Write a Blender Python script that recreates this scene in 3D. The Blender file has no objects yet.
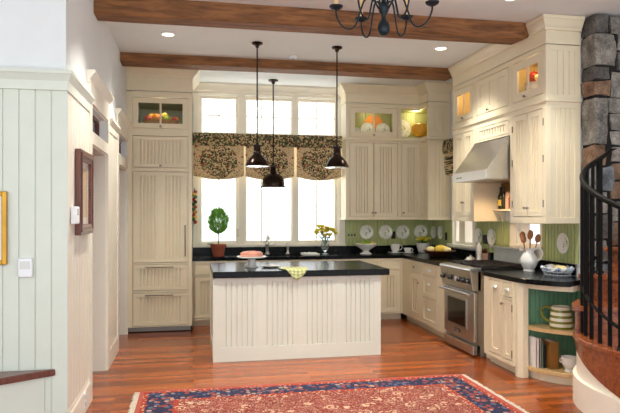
import bpy, bmesh, math, random
from math import pi, sin, cos, radians, atan, sqrt, hypot
from mathutils import Vector, Matrix, noise
random.seed(11)
SC = bpy.context.scene
COL = SC.collection

# ------------------------------------------------------------------ materials
def lin(h):
    h = h.lstrip('#')
    out = []
    for i in (0, 2, 4):
        c = int(h[i:i+2], 16) / 255
        out.append(c/12.92 if c <= .04045 else ((c+.055)/1.055)**2.4)
    return (*out, 1)

def new_mat(name):
    m = bpy.data.materials.new(name); m.use_nodes = True
    nt = m.node_tree
    return m, nt, nt.nodes['Principled BSDF']

def N(nt, t, **kw):
    n = nt.nodes.new(t)
    for k, v in kw.items():
        if k in n.inputs: n.inputs[k].default_value = v
        else: setattr(n, k, v)
    return n

def mat(name, col, rough=.5, metal=0, var=.06, scale=6, bump=0, bscale=60, coat=0, spec=None):
    """plain paint / metal / ceramic with a slight procedural tone variation"""
    m, nt, b = new_mat(name)
    c = lin(col)
    b.inputs['Roughness'].default_value = rough
    b.inputs['Metallic'].default_value = metal
    if spec is not None: b.inputs['Specular IOR Level'].default_value = spec
    if coat: b.inputs['Coat Weight'].default_value = coat; b.inputs['Coat Roughness'].default_value = .1
    tc = N(nt, 'ShaderNodeTexCoord')
    nz = N(nt, 'ShaderNodeTexNoise', Scale=scale, Detail=3.0)
    nt.links.new(tc.outputs['Object'], nz.inputs['Vector'])
    r = N(nt, 'ShaderNodeValToRGB')
    r.color_ramp.elements[0].position = .3; r.color_ramp.elements[1].position = .7
    r.color_ramp.elements[0].color = (*[x*(1-var) for x in c[:3]], 1)
    r.color_ramp.elements[1].color = (*[min(1, x*(1+var)) for x in c[:3]], 1)
    nt.links.new(nz.outputs['Fac'], r.inputs['Fac'])
    nt.links.new(r.outputs['Color'], b.inputs['Base Color'])
    if bump:
        n2 = N(nt, 'ShaderNodeTexNoise', Scale=bscale, Detail=4.0)
        nt.links.new(tc.outputs['Object'], n2.inputs['Vector'])
        bp = N(nt, 'ShaderNodeBump', Strength=bump, Distance=.01)
        nt.links.new(n2.outputs['Fac'], bp.inputs['Height'])
        nt.links.new(bp.outputs['Normal'], b.inputs['Normal'])
    return m

def ramp(nt, stops, interp='LINEAR'):
    r = N(nt, 'ShaderNodeValToRGB'); cr = r.color_ramp; cr.interpolation = interp
    while len(cr.elements) < len(stops): cr.elements.new(.5)
    for e, (p, c) in zip(cr.elements, stops): e.position = p; e.color = lin(c) if isinstance(c, str) else c
    return r

def math_n(nt, op, a, b=None, c=None):
    n = N(nt, 'ShaderNodeMath', operation=op)
    for i, v in enumerate((a, b, c)):
        if v is None: continue
        if isinstance(v, (int, float)): n.inputs[i].default_value = v
        else: nt.links.new(v, n.inputs[i])
    return n.outputs[0]

def mix(nt, fac, a, b):
    n = N(nt, 'ShaderNodeMix', data_type='RGBA')
    if isinstance(fac, (int, float)): n.inputs[0].default_value = fac
    else: nt.links.new(fac, n.inputs[0])
    for i, v in ((6, a), (7, b)):
        if isinstance(v, str): n.inputs[i].default_value = lin(v)
        else: nt.links.new(v, n.inputs[i])
    return n.outputs[2]

def wood(name, c1, c2, rough=.35, axis='X', scale=1.0, coat=0, knots=True):
    m, nt, b = new_mat(name)
    tc = N(nt, 'ShaderNodeTexCoord')
    mp = N(nt, 'ShaderNodeMapping')
    s = {'X': (1, 9, 9), 'Y': (9, 1, 9), 'Z': (9, 9, 1)}[axis]
    mp.inputs['Scale'].default_value = [k*scale for k in s]
    nt.links.new(tc.outputs['Object'], mp.inputs['Vector'])
    nz = N(nt, 'ShaderNodeTexNoise', Scale=3.0, Detail=6.0, Roughness=.6, Distortion=.6)
    nt.links.new(mp.outputs['Vector'], nz.inputs['Vector'])
    r = ramp(nt, [(.3, c1), (.7, c2)])
    nt.links.new(nz.outputs['Fac'], r.inputs['Fac'])
    nt.links.new(r.outputs['Color'], b.inputs['Base Color'])
    b.inputs['Roughness'].default_value = rough
    if coat: b.inputs['Coat Weight'].default_value = coat; b.inputs['Coat Roughness'].default_value = .15
    bp = N(nt, 'ShaderNodeBump', Strength=.25, Distance=.01)
    nt.links.new(nz.outputs['Fac'], bp.inputs['Height']); nt.links.new(bp.outputs['Normal'], b.inputs['Normal'])
    return m

M = {}
M['cream'] = mat('cream_cabinet_paint', '#EADEC0', .38, var=.02)
M['island'] = mat('stone_grey_cream_paint', '#D9DACD', .42, var=.02)
M['sage_white'] = mat('pale_sage_white_paint', '#D9DFD3', .4, var=.02)
M['trim_white'] = mat('soft_white_trim_paint', '#EDE8DA', .4, var=.02)
M['trim_cream'] = mat('window_trim_paint', '#F7F0DF', .4, var=.02)
M['wall_white'] = mat('white_wall_plaster', '#E6EAEB', .8, var=.015, bump=.05)
M['ceil_white'] = mat('white_ceiling_plaster', '#E6E9E8', .85, var=.015, bump=.05)
M['green_bead'] = mat('sage_green_beadboard_paint', '#B2BA7C', .4, var=.04)
M['green_in'] = mat('jade_green_cabinet_paint', '#6F9C7C', .5, var=.04)
M['glow_in'] = mat('olive_cabinet_interior_paint', '#A9AC6C', .55, var=.05)
M['warm_in'] = mat('honey_cabinet_interior_paint', '#D6C07E', .55, var=.05)
M['grey_in'] = mat('grey_green_cabinet_interior_paint', '#A4A88E', .55, var=.04)
M['soap'] = mat('black_soapstone', '#0D0E10', .2, var=.25, scale=14, spec=.15)
M['steel'] = mat('brushed_stainless_steel', '#C4C3C0', .3, 1, var=.05, scale=20)
M['steel_mid'] = mat('satin_steel', '#B2AFAB', .34, 1, var=.06, scale=20)
M['chrome'] = mat('polished_nickel', '#DAD7D0', .3, .75, var=.02)
M['pewter'] = mat('aged_pewter', '#8C8478', .32, 1, var=.05)
M['black_iron'] = mat('black_wrought_iron', '#0A0908', .62, 0, var=.2, spec=.18)
M['dark_iron'] = mat('blue_black_iron', '#1E2A31', .38, .5, var=.2)
M['bronze'] = mat('oil_rubbed_bronze', '#2E2019', .2, .75, var=.2)
M['black'] = mat('matt_black', '#0F0F0F', .45, var=.1)
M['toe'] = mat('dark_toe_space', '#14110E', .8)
M['cast'] = mat('cast_iron_grate', '#1D1512', .55, var=.2)
M['white_cer'] = mat('white_glazed_ceramic', '#EFEDE8', .18, var=.01, coat=.3)
M['grey_cer'] = mat('pale_grey_ceramic', '#D9D9D6', .2, var=.02)
M['terracotta'] = mat('terracotta_clay', '#9A4F36', .75, var=.12, bump=.1)
M['white_plas'] = mat('white_plastic', '#EDF0F4', .35, var=.01)
M['gold'] = mat('gilded_frame', '#B08434', .3, .9, var=.15)
M['frame_wood'] = wood('reddish_walnut_frame', '#4A1E10', '#7A3A22', .3, 'Z', 2, coat=.4)
M['stair_wood'] = wood('polished_jatoba_stair', '#74361A', '#A65C30', .26, 'X', 1.2, coat=.4)
M['beam'] = wood('rough_sawn_chestnut_beam', '#54311A', '#A06C3E', .7, 'X', 1.0)
M['bowl_wood'] = wood('dark_walnut_bowl', '#3A1C0E', '#6A3A1E', .35, 'X', 5)
M['spoon'] = wood('orange_brown_spoon', '#8A4E26', '#B97842', .5, 'Z', 6)
M['pale_wood'] = wood('pale_maple_shelf', '#C9A56E', '#DDBD88', .4, 'X', 2)
M['yellow'] = mat('yellow_petal', '#FFEC62', .55, var=.15, scale=40)
M['leaf'] = mat('mid_green_leaf', '#4E7A2E', .55, var=.25, scale=30)
M['leaf_bright'] = mat('bright_feathery_leaf', '#7DB54C', .6, var=.3, scale=30)
M['bark'] = mat('brown_bark', '#5B4630', .8, var=.2)
M['soil'] = mat('dark_soil', '#2C2017', .95, var=.3, scale=60)
M['orange'] = mat('orange_rind', '#E08A20', .45, var=.15, scale=12, bump=.1)
M['pumpkin'] = mat('orange_pumpkin_skin', '#FFB638', .4, var=.15, scale=8)
M['red_fr'] = mat('red_apple_skin', '#A3301D', .3, var=.3, scale=14)
M['green_fr'] = mat('green_pear_skin', '#86A32B', .35, var=.15, scale=14)
M['yellow_fr'] = mat('yellow_lemon_skin', '#EBC645', .45, var=.1, scale=20)
M['pale_fr'] = mat('pale_yellow_squash_skin', '#EFDC9C', .5, var=.08)
M['wicker'] = mat('honey_wicker', '#A9783C', .7, var=.35, scale=70, bump=.5, bscale=120)
M['pink_cake'] = mat('pink_glazed_cake', '#D7957F', .5, var=.1, scale=20, bump=.15)
M['pink_clay'] = mat('blush_clay', '#D8B49E', .6, var=.05)
M['olive_glass'] = mat('dark_olive_bottle', '#23270F', .12, var=.1)
M['candle'] = mat('ivory_candle_sleeve', '#E9C98E', .5, var=.03)
M['paper_white'] = mat('off_white_paper', '#ECE8E2', .7, var=.03)
M['book_brown'] = mat('tan_leather_binding', '#8A5E24', .55, var=.12)
M['book_pink'] = mat('dusty_pink_book_cloth', '#C9A7A4', .65)
M['book_dark'] = mat('dark_book_cloth', '#2A2A26', .6)
M['book_green'] = mat('faded_green_book_cloth', '#8DA98C', .65)
M['oven_glass'] = mat('dark_oven_glass', '#100C0B', .08, var=.1)
M['fringe'] = mat('undyed_wool_fringe', '#C9BFAF', .95, var=.2, scale=90)
M['lawn'] = mat('pale_bounce_lawn', '#E8ECEB', .9, var=.05)  # ground coloured near white to bounce daylight up through the rear windows
M['trunk'] = mat('overexposed_tree_bark', '#E4E3DE', .9, var=.2)  # bark whitened so the trees look washed out by overexposure
M['mortar'] = mat('dark_recessed_mortar', '#1D1C1B', .95, var=.2)
M['enamel'] = mat('pale_grey_enamel', '#D3D5CD', .3)
M['foot'] = mat('grey_metal_kick_strip', '#9A9A95', .4, .3)

def glass_mat():
    m, nt, b = new_mat('clear_window_glass'); nt.nodes.remove(b)
    t = N(nt, 'ShaderNodeBsdfTransparent'); g = N(nt, 'ShaderNodeBsdfGlossy', Roughness=.03)
    lw = N(nt, 'ShaderNodeLayerWeight', Blend=.5)
    f0 = math_n(nt, 'ADD', math_n(nt, 'MULTIPLY', math_n(nt, 'POWER', lw.outputs['Facing'], 4.0), .3), .03)
    mx = N(nt, 'ShaderNodeMixShader')
    nt.links.new(f0, mx.inputs[0]); nt.links.new(t.outputs[0], mx.inputs[1]); nt.links.new(g.outputs[0], mx.inputs[2])
    nt.links.new(mx.outputs[0], nt.nodes['Material Output'].inputs[0])
    return m
M['glass'] = glass_mat()
def vase_glass():
    m, nt, b = new_mat('clear_vase_glass')
    b.inputs['Transmission Weight'].default_value = .9; b.inputs['Roughness'].default_value = .05
    b.inputs['Base Color'].default_value = (.9, .95, .95, 1); b.inputs['IOR'].default_value = 1.3
    return m
M['vase_glass'] = vase_glass()
def thin(name, fac):
    m = M[name]; nt = m.node_tree; b = nt.nodes['Principled BSDF']; t = N(nt, 'ShaderNodeBsdfTranslucent'); mx = N(nt, 'ShaderNodeMixShader'); mx.inputs[0].default_value = fac
    src = b.inputs['Base Color'].links[0].from_socket
    nt.links.new(src, t.inputs['Color']); nt.links.new(b.outputs[0], mx.inputs[1]); nt.links.new(t.outputs[0], mx.inputs[2]); nt.links.new(mx.outputs[0], nt.nodes['Material Output'].inputs[0])
thin('yellow', .5); thin('leaf_bright', .45)

def emit(name, col, strength):
    m, nt, b = new_mat(name)
    b.inputs['Emission Color'].default_value = lin(col); b.inputs['Emission Strength'].default_value = strength
    b.inputs['Base Color'].default_value = lin(col)
    return m
M['bulb'] = emit('lit_frosted_bulb', '#FFE2BE', 9)
M['can_lamp'] = emit('lit_recessed_lamp', '#FFE9CF', 4)

def floor_mat():
    m, nt, b = new_mat('orange_cherry_plank_floor')
    tc = N(nt, 'ShaderNodeTexCoord')
    br = N(nt, 'ShaderNodeTexBrick', Scale=1.0)
    br.offset = .37; br.squash = 1.0
    br.inputs['Brick Width'].default_value = 1.7; br.inputs['Row Height'].default_value = .085
    br.inputs['Mortar Size'].default_value = .0012; br.inputs['Bias'].default_value = 0
    br.inputs['Color1'].default_value = (0, 0, 0, 1); br.inputs['Color2'].default_value = (1, 1, 1, 1); br.inputs['Mortar'].default_value = (0, 0, 0, 1)
    nt.links.new(tc.outputs['Object'], br.inputs['Vector'])
    mp = N(nt, 'ShaderNodeMapping'); mp.inputs['Scale'].default_value = (.8, 9, 1)
    nt.links.new(tc.outputs['Object'], mp.inputs['Vector'])
    nz = N(nt, 'ShaderNodeTexNoise', Scale=3.0, Detail=6.0, Roughness=.6, Distortion=.5)
    nt.links.new(mp.outputs['Vector'], nz.inputs['Vector'])
    f = math_n(nt, 'ADD', math_n(nt, 'MULTIPLY', br.outputs['Color'], .45), math_n(nt, 'MULTIPLY', nz.outputs['Fac'], .65))
    r = ramp(nt, [(.2, '#5C260A'), (.5, '#853D10'), (.85, '#AF5A20')])
    nt.links.new(f, r.inputs['Fac'])
    c = mix(nt, br.outputs['Fac'], r.outputs['Color'], '#4A1E0C')
    nt.links.new(c, b.inputs['Base Color'])
    b.inputs['Roughness'].default_value = .24
    b.inputs['Coat Weight'].default_value = .15; b.inputs['Coat Roughness'].default_value = .12
    bp = N(nt, 'ShaderNodeBump', Strength=.12, Distance=.01)
    nt.links.new(f, bp.inputs['Height']); nt.links.new(bp.outputs['Normal'], b.inputs['Normal'])
    return m
M['floor'] = floor_mat()

def stone_mat(name, a, b_, c):
    m, nt, b = new_mat(name)
    tc = N(nt, 'ShaderNodeTexCoord')
    n1 = N(nt, 'ShaderNodeTexNoise', Scale=6.0, Detail=8.0, Roughness=.7)
    n2 = N(nt, 'ShaderNodeTexNoise', Scale=60.0, Detail=5.0, Roughness=.8)
    for n in (n1, n2): nt.links.new(tc.outputs['Object'], n.inputs['Vector'])
    f = math_n(nt, 'ADD', math_n(nt, 'MULTIPLY', n1.outputs['Fac'], .6), math_n(nt, 'MULTIPLY', n2.outputs['Fac'], .4))
    r = ramp(nt, [(.38, a), (.5, b_), (.62, c)])
    nt.links.new(f, r.inputs['Fac']); nt.links.new(r.outputs['Color'], b.inputs['Base Color'])
    b.inputs['Roughness'].default_value = .9
    bp = N(nt, 'ShaderNodeBump', Strength=1.0, Distance=.03)
    nt.links.new(f, bp.inputs['Height']); nt.links.new(bp.outputs['Normal'], b.inputs['Normal'])
    return m
M['stone_grey'] = stone_mat('grey_fieldstone', '#504C48', '#8C877F', '#BDB6AA')
M['stone_blue'] = stone_mat('blue_grey_fieldstone', '#474B50', '#7A7F84', '#ACB0B2')
M['stone_brown'] = stone_mat('rusty_brown_fieldstone', '#574233', '#8A6C55', '#AE947C')
M['stone_dark'] = stone_mat('charcoal_fieldstone', '#3A3937', '#5E5B57', '#85807A')

def plate_mat(name, rim, motif):
    m, nt, b = new_mat(name)
    tc = N(nt, 'ShaderNodeTexCoord')
    ln = N(nt, 'ShaderNodeVectorMath', operation='LENGTH'); nt.links.new(tc.outputs['Object'], ln.inputs[0])
    vo = N(nt, 'ShaderNodeTexNoise', Scale=26.0, Detail=2.0, Distortion=.8); nt.links.new(tc.outputs['Object'], vo.inputs['Vector'])
    spots = math_n(nt, 'GREATER_THAN', vo.outputs['Fac'], .56)
    inner = math_n(nt, 'LESS_THAN', ln.outputs['Value'], .068)
    fac = math_n(nt, 'MULTIPLY', spots, inner)
    v2 = N(nt, 'ShaderNodeTexVoronoi', Scale=55.0); nt.links.new(tc.outputs['Object'], v2.inputs['Vector'])
    dots = math_n(nt, 'MULTIPLY', math_n(nt, 'LESS_THAN', v2.outputs['Distance'], .35), math_n(nt, 'GREATER_THAN', ln.outputs['Value'], .088))
    c = mix(nt, fac, '#EFEDE2', motif)
    c = mix(nt, math_n(nt, 'MULTIPLY', dots, .8), c, rim)
    nt.links.new(c, b.inputs['Base Color']); b.inputs['Roughness'].default_value = .2
    return m
M['plate_a'] = plate_mat('botanical_plate_glaze', '#B4B79A', '#5D7D3A')
M['plate_b'] = plate_mat('fruit_plate_glaze', '#AFB597', '#A3AE3D')
M['plate_c'] = plate_mat('leaf_plate_glaze', '#98A888', '#6F9A57')
M['plate_d'] = plate_mat('dense_green_pattern_plate_glaze', '#6F8A55', '#6C8A50')
M['plate_o'] = plate_mat('oval_plate_glaze', '#E9E4CE', '#B9A43A')

def fabric_mat():
    """beige curtain cloth printed with a wreath of dark vines, leaves and red blooms (object centre = wreath centre)"""
    m, nt, b = new_mat('vine_wreath_curtain_print')
    tc = N(nt, 'ShaderNodeTexCoord')
    mp = N(nt, 'ShaderNodeMapping'); mp.inputs['Scale'].default_value = (1, 0.05, 1.15); nt.links.new(tc.outputs['Object'], mp.inputs['Vector'])
    ln = N(nt, 'ShaderNodeVectorMath', operation='LENGTH'); nt.links.new(mp.outputs['Vector'], ln.inputs[0])
    m2 = N(nt, 'ShaderNodeMapping'); m2.inputs['Scale'].default_value = (1, .05, 1); nt.links.new(tc.outputs['Object'], m2.inputs['Vector'])
    v1 = N(nt, 'ShaderNodeTexVoronoi', Scale=52.0); nt.links.new(m2.outputs['Vector'], v1.inputs['Vector'])
    n1 = N(nt, 'ShaderNodeTexNoise', Scale=32.0, Detail=4.0, Distortion=1.5); nt.links.new(m2.outputs['Vector'], n1.inputs['Vector'])
    n0 = N(nt, 'ShaderNodeTexNoise', Scale=5.0, Detail=2.0); nt.links.new(m2.outputs['Vector'], n0.inputs['Vector'])
    leaves = math_n(nt, 'ADD', math_n(nt, 'MULTIPLY', math_n(nt, 'SUBTRACT', .55, v1.outputs['Distance']), .5), n1.outputs['Fac'])
    d = math_n(nt, 'ADD', ln.outputs['Value'], math_n(nt, 'MULTIPLY', math_n(nt, 'SUBTRACT', n0.outputs['Fac'], .5), .12))
    inwreath = math_n(nt, 'LESS_THAN', d, .272)
    thr = math_n(nt, 'SUBTRACT', .66, math_n(nt, 'MULTIPLY', inwreath, .18))
    dark = math_n(nt, 'GREATER_THAN', leaves, thr)
    sep = N(nt, 'ShaderNodeSeparateColor'); nt.links.new(v1.outputs['Color'], sep.inputs[0])
    lc = ramp(nt, [(0, '#2A2E20'), (.28, '#46502E'), (.5, '#3A2A1E'), (.66, '#8A4A2E'), (.78, '#6A6E3E')], 'CONSTANT')
    nt.links.new(sep.outputs[0], lc.inputs['Fac'])
    base = mix(nt, n0.outputs['Fac'], '#CDAF82', '#E3CBA2')
    c = mix(nt, dark, base, lc.outputs['Color'])
    v2 = N(nt, 'ShaderNodeTexVoronoi', Scale=12.0); nt.links.new(m2.outputs['Vector'], v2.inputs['Vector'])
    red = math_n(nt, 'LESS_THAN', v2.outputs['Distance'], .24)
    s2 = N(nt, 'ShaderNodeSeparateColor'); nt.links.new(v2.outputs['Color'], s2.inputs[0])
    red = math_n(nt, 'MULTIPLY', red, math_n(nt, 'GREATER_THAN', s2.outputs[1], .3))
    c = mix(nt, red, c, '#9C4A2C')
    nt.links.new(c, b.inputs['Base Color']); b.inputs['Roughness'].default_value = .9
    b.inputs['Subsurface Weight'].default_value = 0
    return m
M['curtain'] = fabric_mat()
def band_mat():
    m, nt, b = new_mat('dense_vine_curtain_band')
    tc = N(nt, 'ShaderNodeTexCoord')
    v1 = N(nt, 'ShaderNodeTexVoronoi', Scale=48.0); nt.links.new(tc.outputs['Object'], v1.inputs['Vector'])
    sep = N(nt, 'ShaderNodeSeparateColor'); nt.links.new(v1.outputs['Color'], sep.inputs[0])
    lc = ramp(nt, [(0, '#37392A'), (.22, '#5A6240'), (.40, '#C2A87E'), (.68, '#4C3C2C'), (.82, '#8A5538'), (.90, '#7A7C52')], 'CONSTANT')
    nt.links.new(sep.outputs[0], lc.inputs['Fac']); nt.links.new(lc.outputs['Color'], b.inputs['Base Color'])
    b.inputs['Roughness'].default_value = .9
    return m
M['curtain_band'] = band_mat()

def rug_mat(hx, hy):
    m, nt, b = new_mat('red_oriental_rug_pile')
    tc = N(nt, 'ShaderNodeTexCoord')
    sp = N(nt, 'ShaderNodeSeparateXYZ'); nt.links.new(tc.outputs['Object'], sp.inputs[0])
    ax = math_n(nt, 'SUBTRACT', hx, math_n(nt, 'ABSOLUTE', sp.outputs[0]))
    ay = math_n(nt, 'SUBTRACT', hy, math_n(nt, 'ABSOLUTE', sp.outputs[1]))
    d = math_n(nt, 'MINIMUM', ax, ay)             # distance from the rug's edge
    v1 = N(nt, 'ShaderNodeTexVoronoi', Scale=24.0); nt.links.new(tc.outputs['Object'], v1.inputs['Vector'])
    v2 = N(nt, 'ShaderNodeTexVoronoi', Scale=7.0); nt.links.new(tc.outputs['Object'], v2.inputs['Vector'])
    v3 = N(nt, 'ShaderNodeTexVoronoi', Scale=34.0); nt.links.new(tc.outputs['Object'], v3.inputs['Vector'])
    nz = N(nt, 'ShaderNodeTexNoise', Scale=22.0, Detail=3.0, Distortion=2.0); nt.links.new(tc.outputs['Object'], nz.inputs['Vector'])
    wear = N(nt, 'ShaderNodeTexNoise', Scale=3.0, Detail=4.0); nt.links.new(tc.outputs['Object'], wear.inputs['Vector'])
    # field
    fld = mix(nt, wear.outputs['Fac'], '#662725', '#8E403A')
    ring = math_n(nt, 'MULTIPLY', math_n(nt, 'GREATER_THAN', v2.outputs['Distance'], .26), math_n(nt, 'LESS_THAN', v2.outputs['Distance'], .37))
    vine = math_n(nt, 'MULTIPLY', math_n(nt, 'GREATER_THAN', nz.outputs['Fac'], .49), math_n(nt, 'LESS_THAN', nz.outputs['Fac'], .525))
    fld = mix(nt, math_n(nt, 'MAXIMUM', math_n(nt, 'MULTIPLY', ring, math_n(nt, 'GREATER_THAN', nz.outputs['Fac'], .47)), vine), fld, '#CBA98E')
    core = math_n(nt, 'LESS_THAN', v2.outputs['Distance'], .13)
    fld = mix(nt, core, fld, '#C4A080')
    nav = math_n(nt, 'LESS_THAN', v3.outputs['Distance'], .2)
    s3 = N(nt, 'ShaderNodeSeparateColor'); nt.links.new(v3.outputs['Color'], s3.inputs[0])
    fld = mix(nt, math_n(nt, 'MULTIPLY', nav, math_n(nt, 'GREATER_THAN', s3.outputs[0], .5)), fld, '#3A3A52')
    # border band
    s1 = N(nt, 'ShaderNodeSeparateColor'); nt.links.new(v1.outputs['Color'], s1.inputs[0])
    mot = ramp(nt, [(0, '#333850'), (.3, '#8A4640'), (.56, '#A68C7E'), (.68, '#545E78'), (.84, '#96584E')], 'CONSTANT')
    nt.links.new(s1.outputs[0], mot.inputs['Fac'])
    bnd = mix(nt, math_n(nt, 'LESS_THAN', v1.outputs['Distance'], .52), '#2F3248', mot.outputs['Color'])
    thin = mix(nt, math_n(nt, 'LESS_THAN', v3.outputs['Distance'], .3), '#9A3F31', '#CDB091')
    c = mix(nt, math_n(nt, 'GREATER_THAN', d, .035), '#A5564A', thin)
    c = mix(nt, math_n(nt, 'GREATER_THAN', d, .075), c, bnd)
    c = mix(nt, math_n(nt, 'GREATER_THAN', d, .285), c, thin)
    c = mix(nt, math_n(nt, 'GREATER_THAN', d, .325), c, fld)
    nt.links.new(c, b.inputs['Base Color']); b.inputs['Roughness'].default_value = .95
    b.inputs['Specular IOR Level'].default_value = .1
    bp = N(nt, 'ShaderNodeBump', Strength=.3, Distance=.004); nt.links.new(v3.outputs['Distance'], bp.inputs['Height']); nt.links.new(bp.outputs['Normal'], b.inputs['Normal'])
    return m

def check_mat(name, a, b_, c, scale):
    m, nt, b = new_mat(name)
    tc = N(nt, 'ShaderNodeTexCoord')
    sp = N(nt, 'ShaderNodeSeparateXYZ'); nt.links.new(tc.outputs['Object'], sp.inputs[0])
    fx = math_n(nt, 'GREATER_THAN', math_n(nt, 'FRACT', math_n(nt, 'MULTIPLY', sp.outputs[0], scale)), .5)
    fy = math_n(nt, 'GREATER_THAN', math_n(nt, 'FRACT', math_n(nt, 'MULTIPLY', math_n(nt, 'ADD', sp.outputs[1], sp.outputs[2]), scale)), .5)
    s = math_n(nt, 'MULTIPLY', math_n(nt, 'ADD', fx, fy), .5)
    r = ramp(nt, [(0, a), (.3, b_), (.8, c)], 'CONSTANT'); nt.links.new(s, r.inputs['Fac'])
    nt.links.new(r.outputs['Color'], b.inputs['Base Color']); b.inputs['Roughness'].default_value = .9
    return m
M['towel'] = check_mat('green_yellow_plaid_cloth', '#D9D3A6', '#BCC088', '#93A264', 24)
M['blue_check'] = check_mat('blue_white_check_cloth', '#F1F1EE', '#B9C6DA', '#6F8CB8', 16)

def stripes_mat():
    m, nt, b = new_mat('olive_banded_jug_glaze')
    tc = N(nt, 'ShaderNodeTexCoord')
    sp = N(nt, 'ShaderNodeSeparateXYZ'); nt.links.new(tc.outputs['Object'], sp.inputs[0])
    f = math_n(nt, 'GREATER_THAN', math_n(nt, 'FRACT', math_n(nt, 'ADD', math_n(nt, 'MULTIPLY', sp.outputs[2], 20.0), .62)), .55)
    nt.links.new(mix(nt, f, '#E3DDC4', '#7C7A2C'), b.inputs['Base Color']); b.inputs['Roughness'].default_value = .2
    return m
M['stripe'] = stripes_mat()
M['olive'] = mat('olive_glaze', '#7C7A2C', .2)

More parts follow.
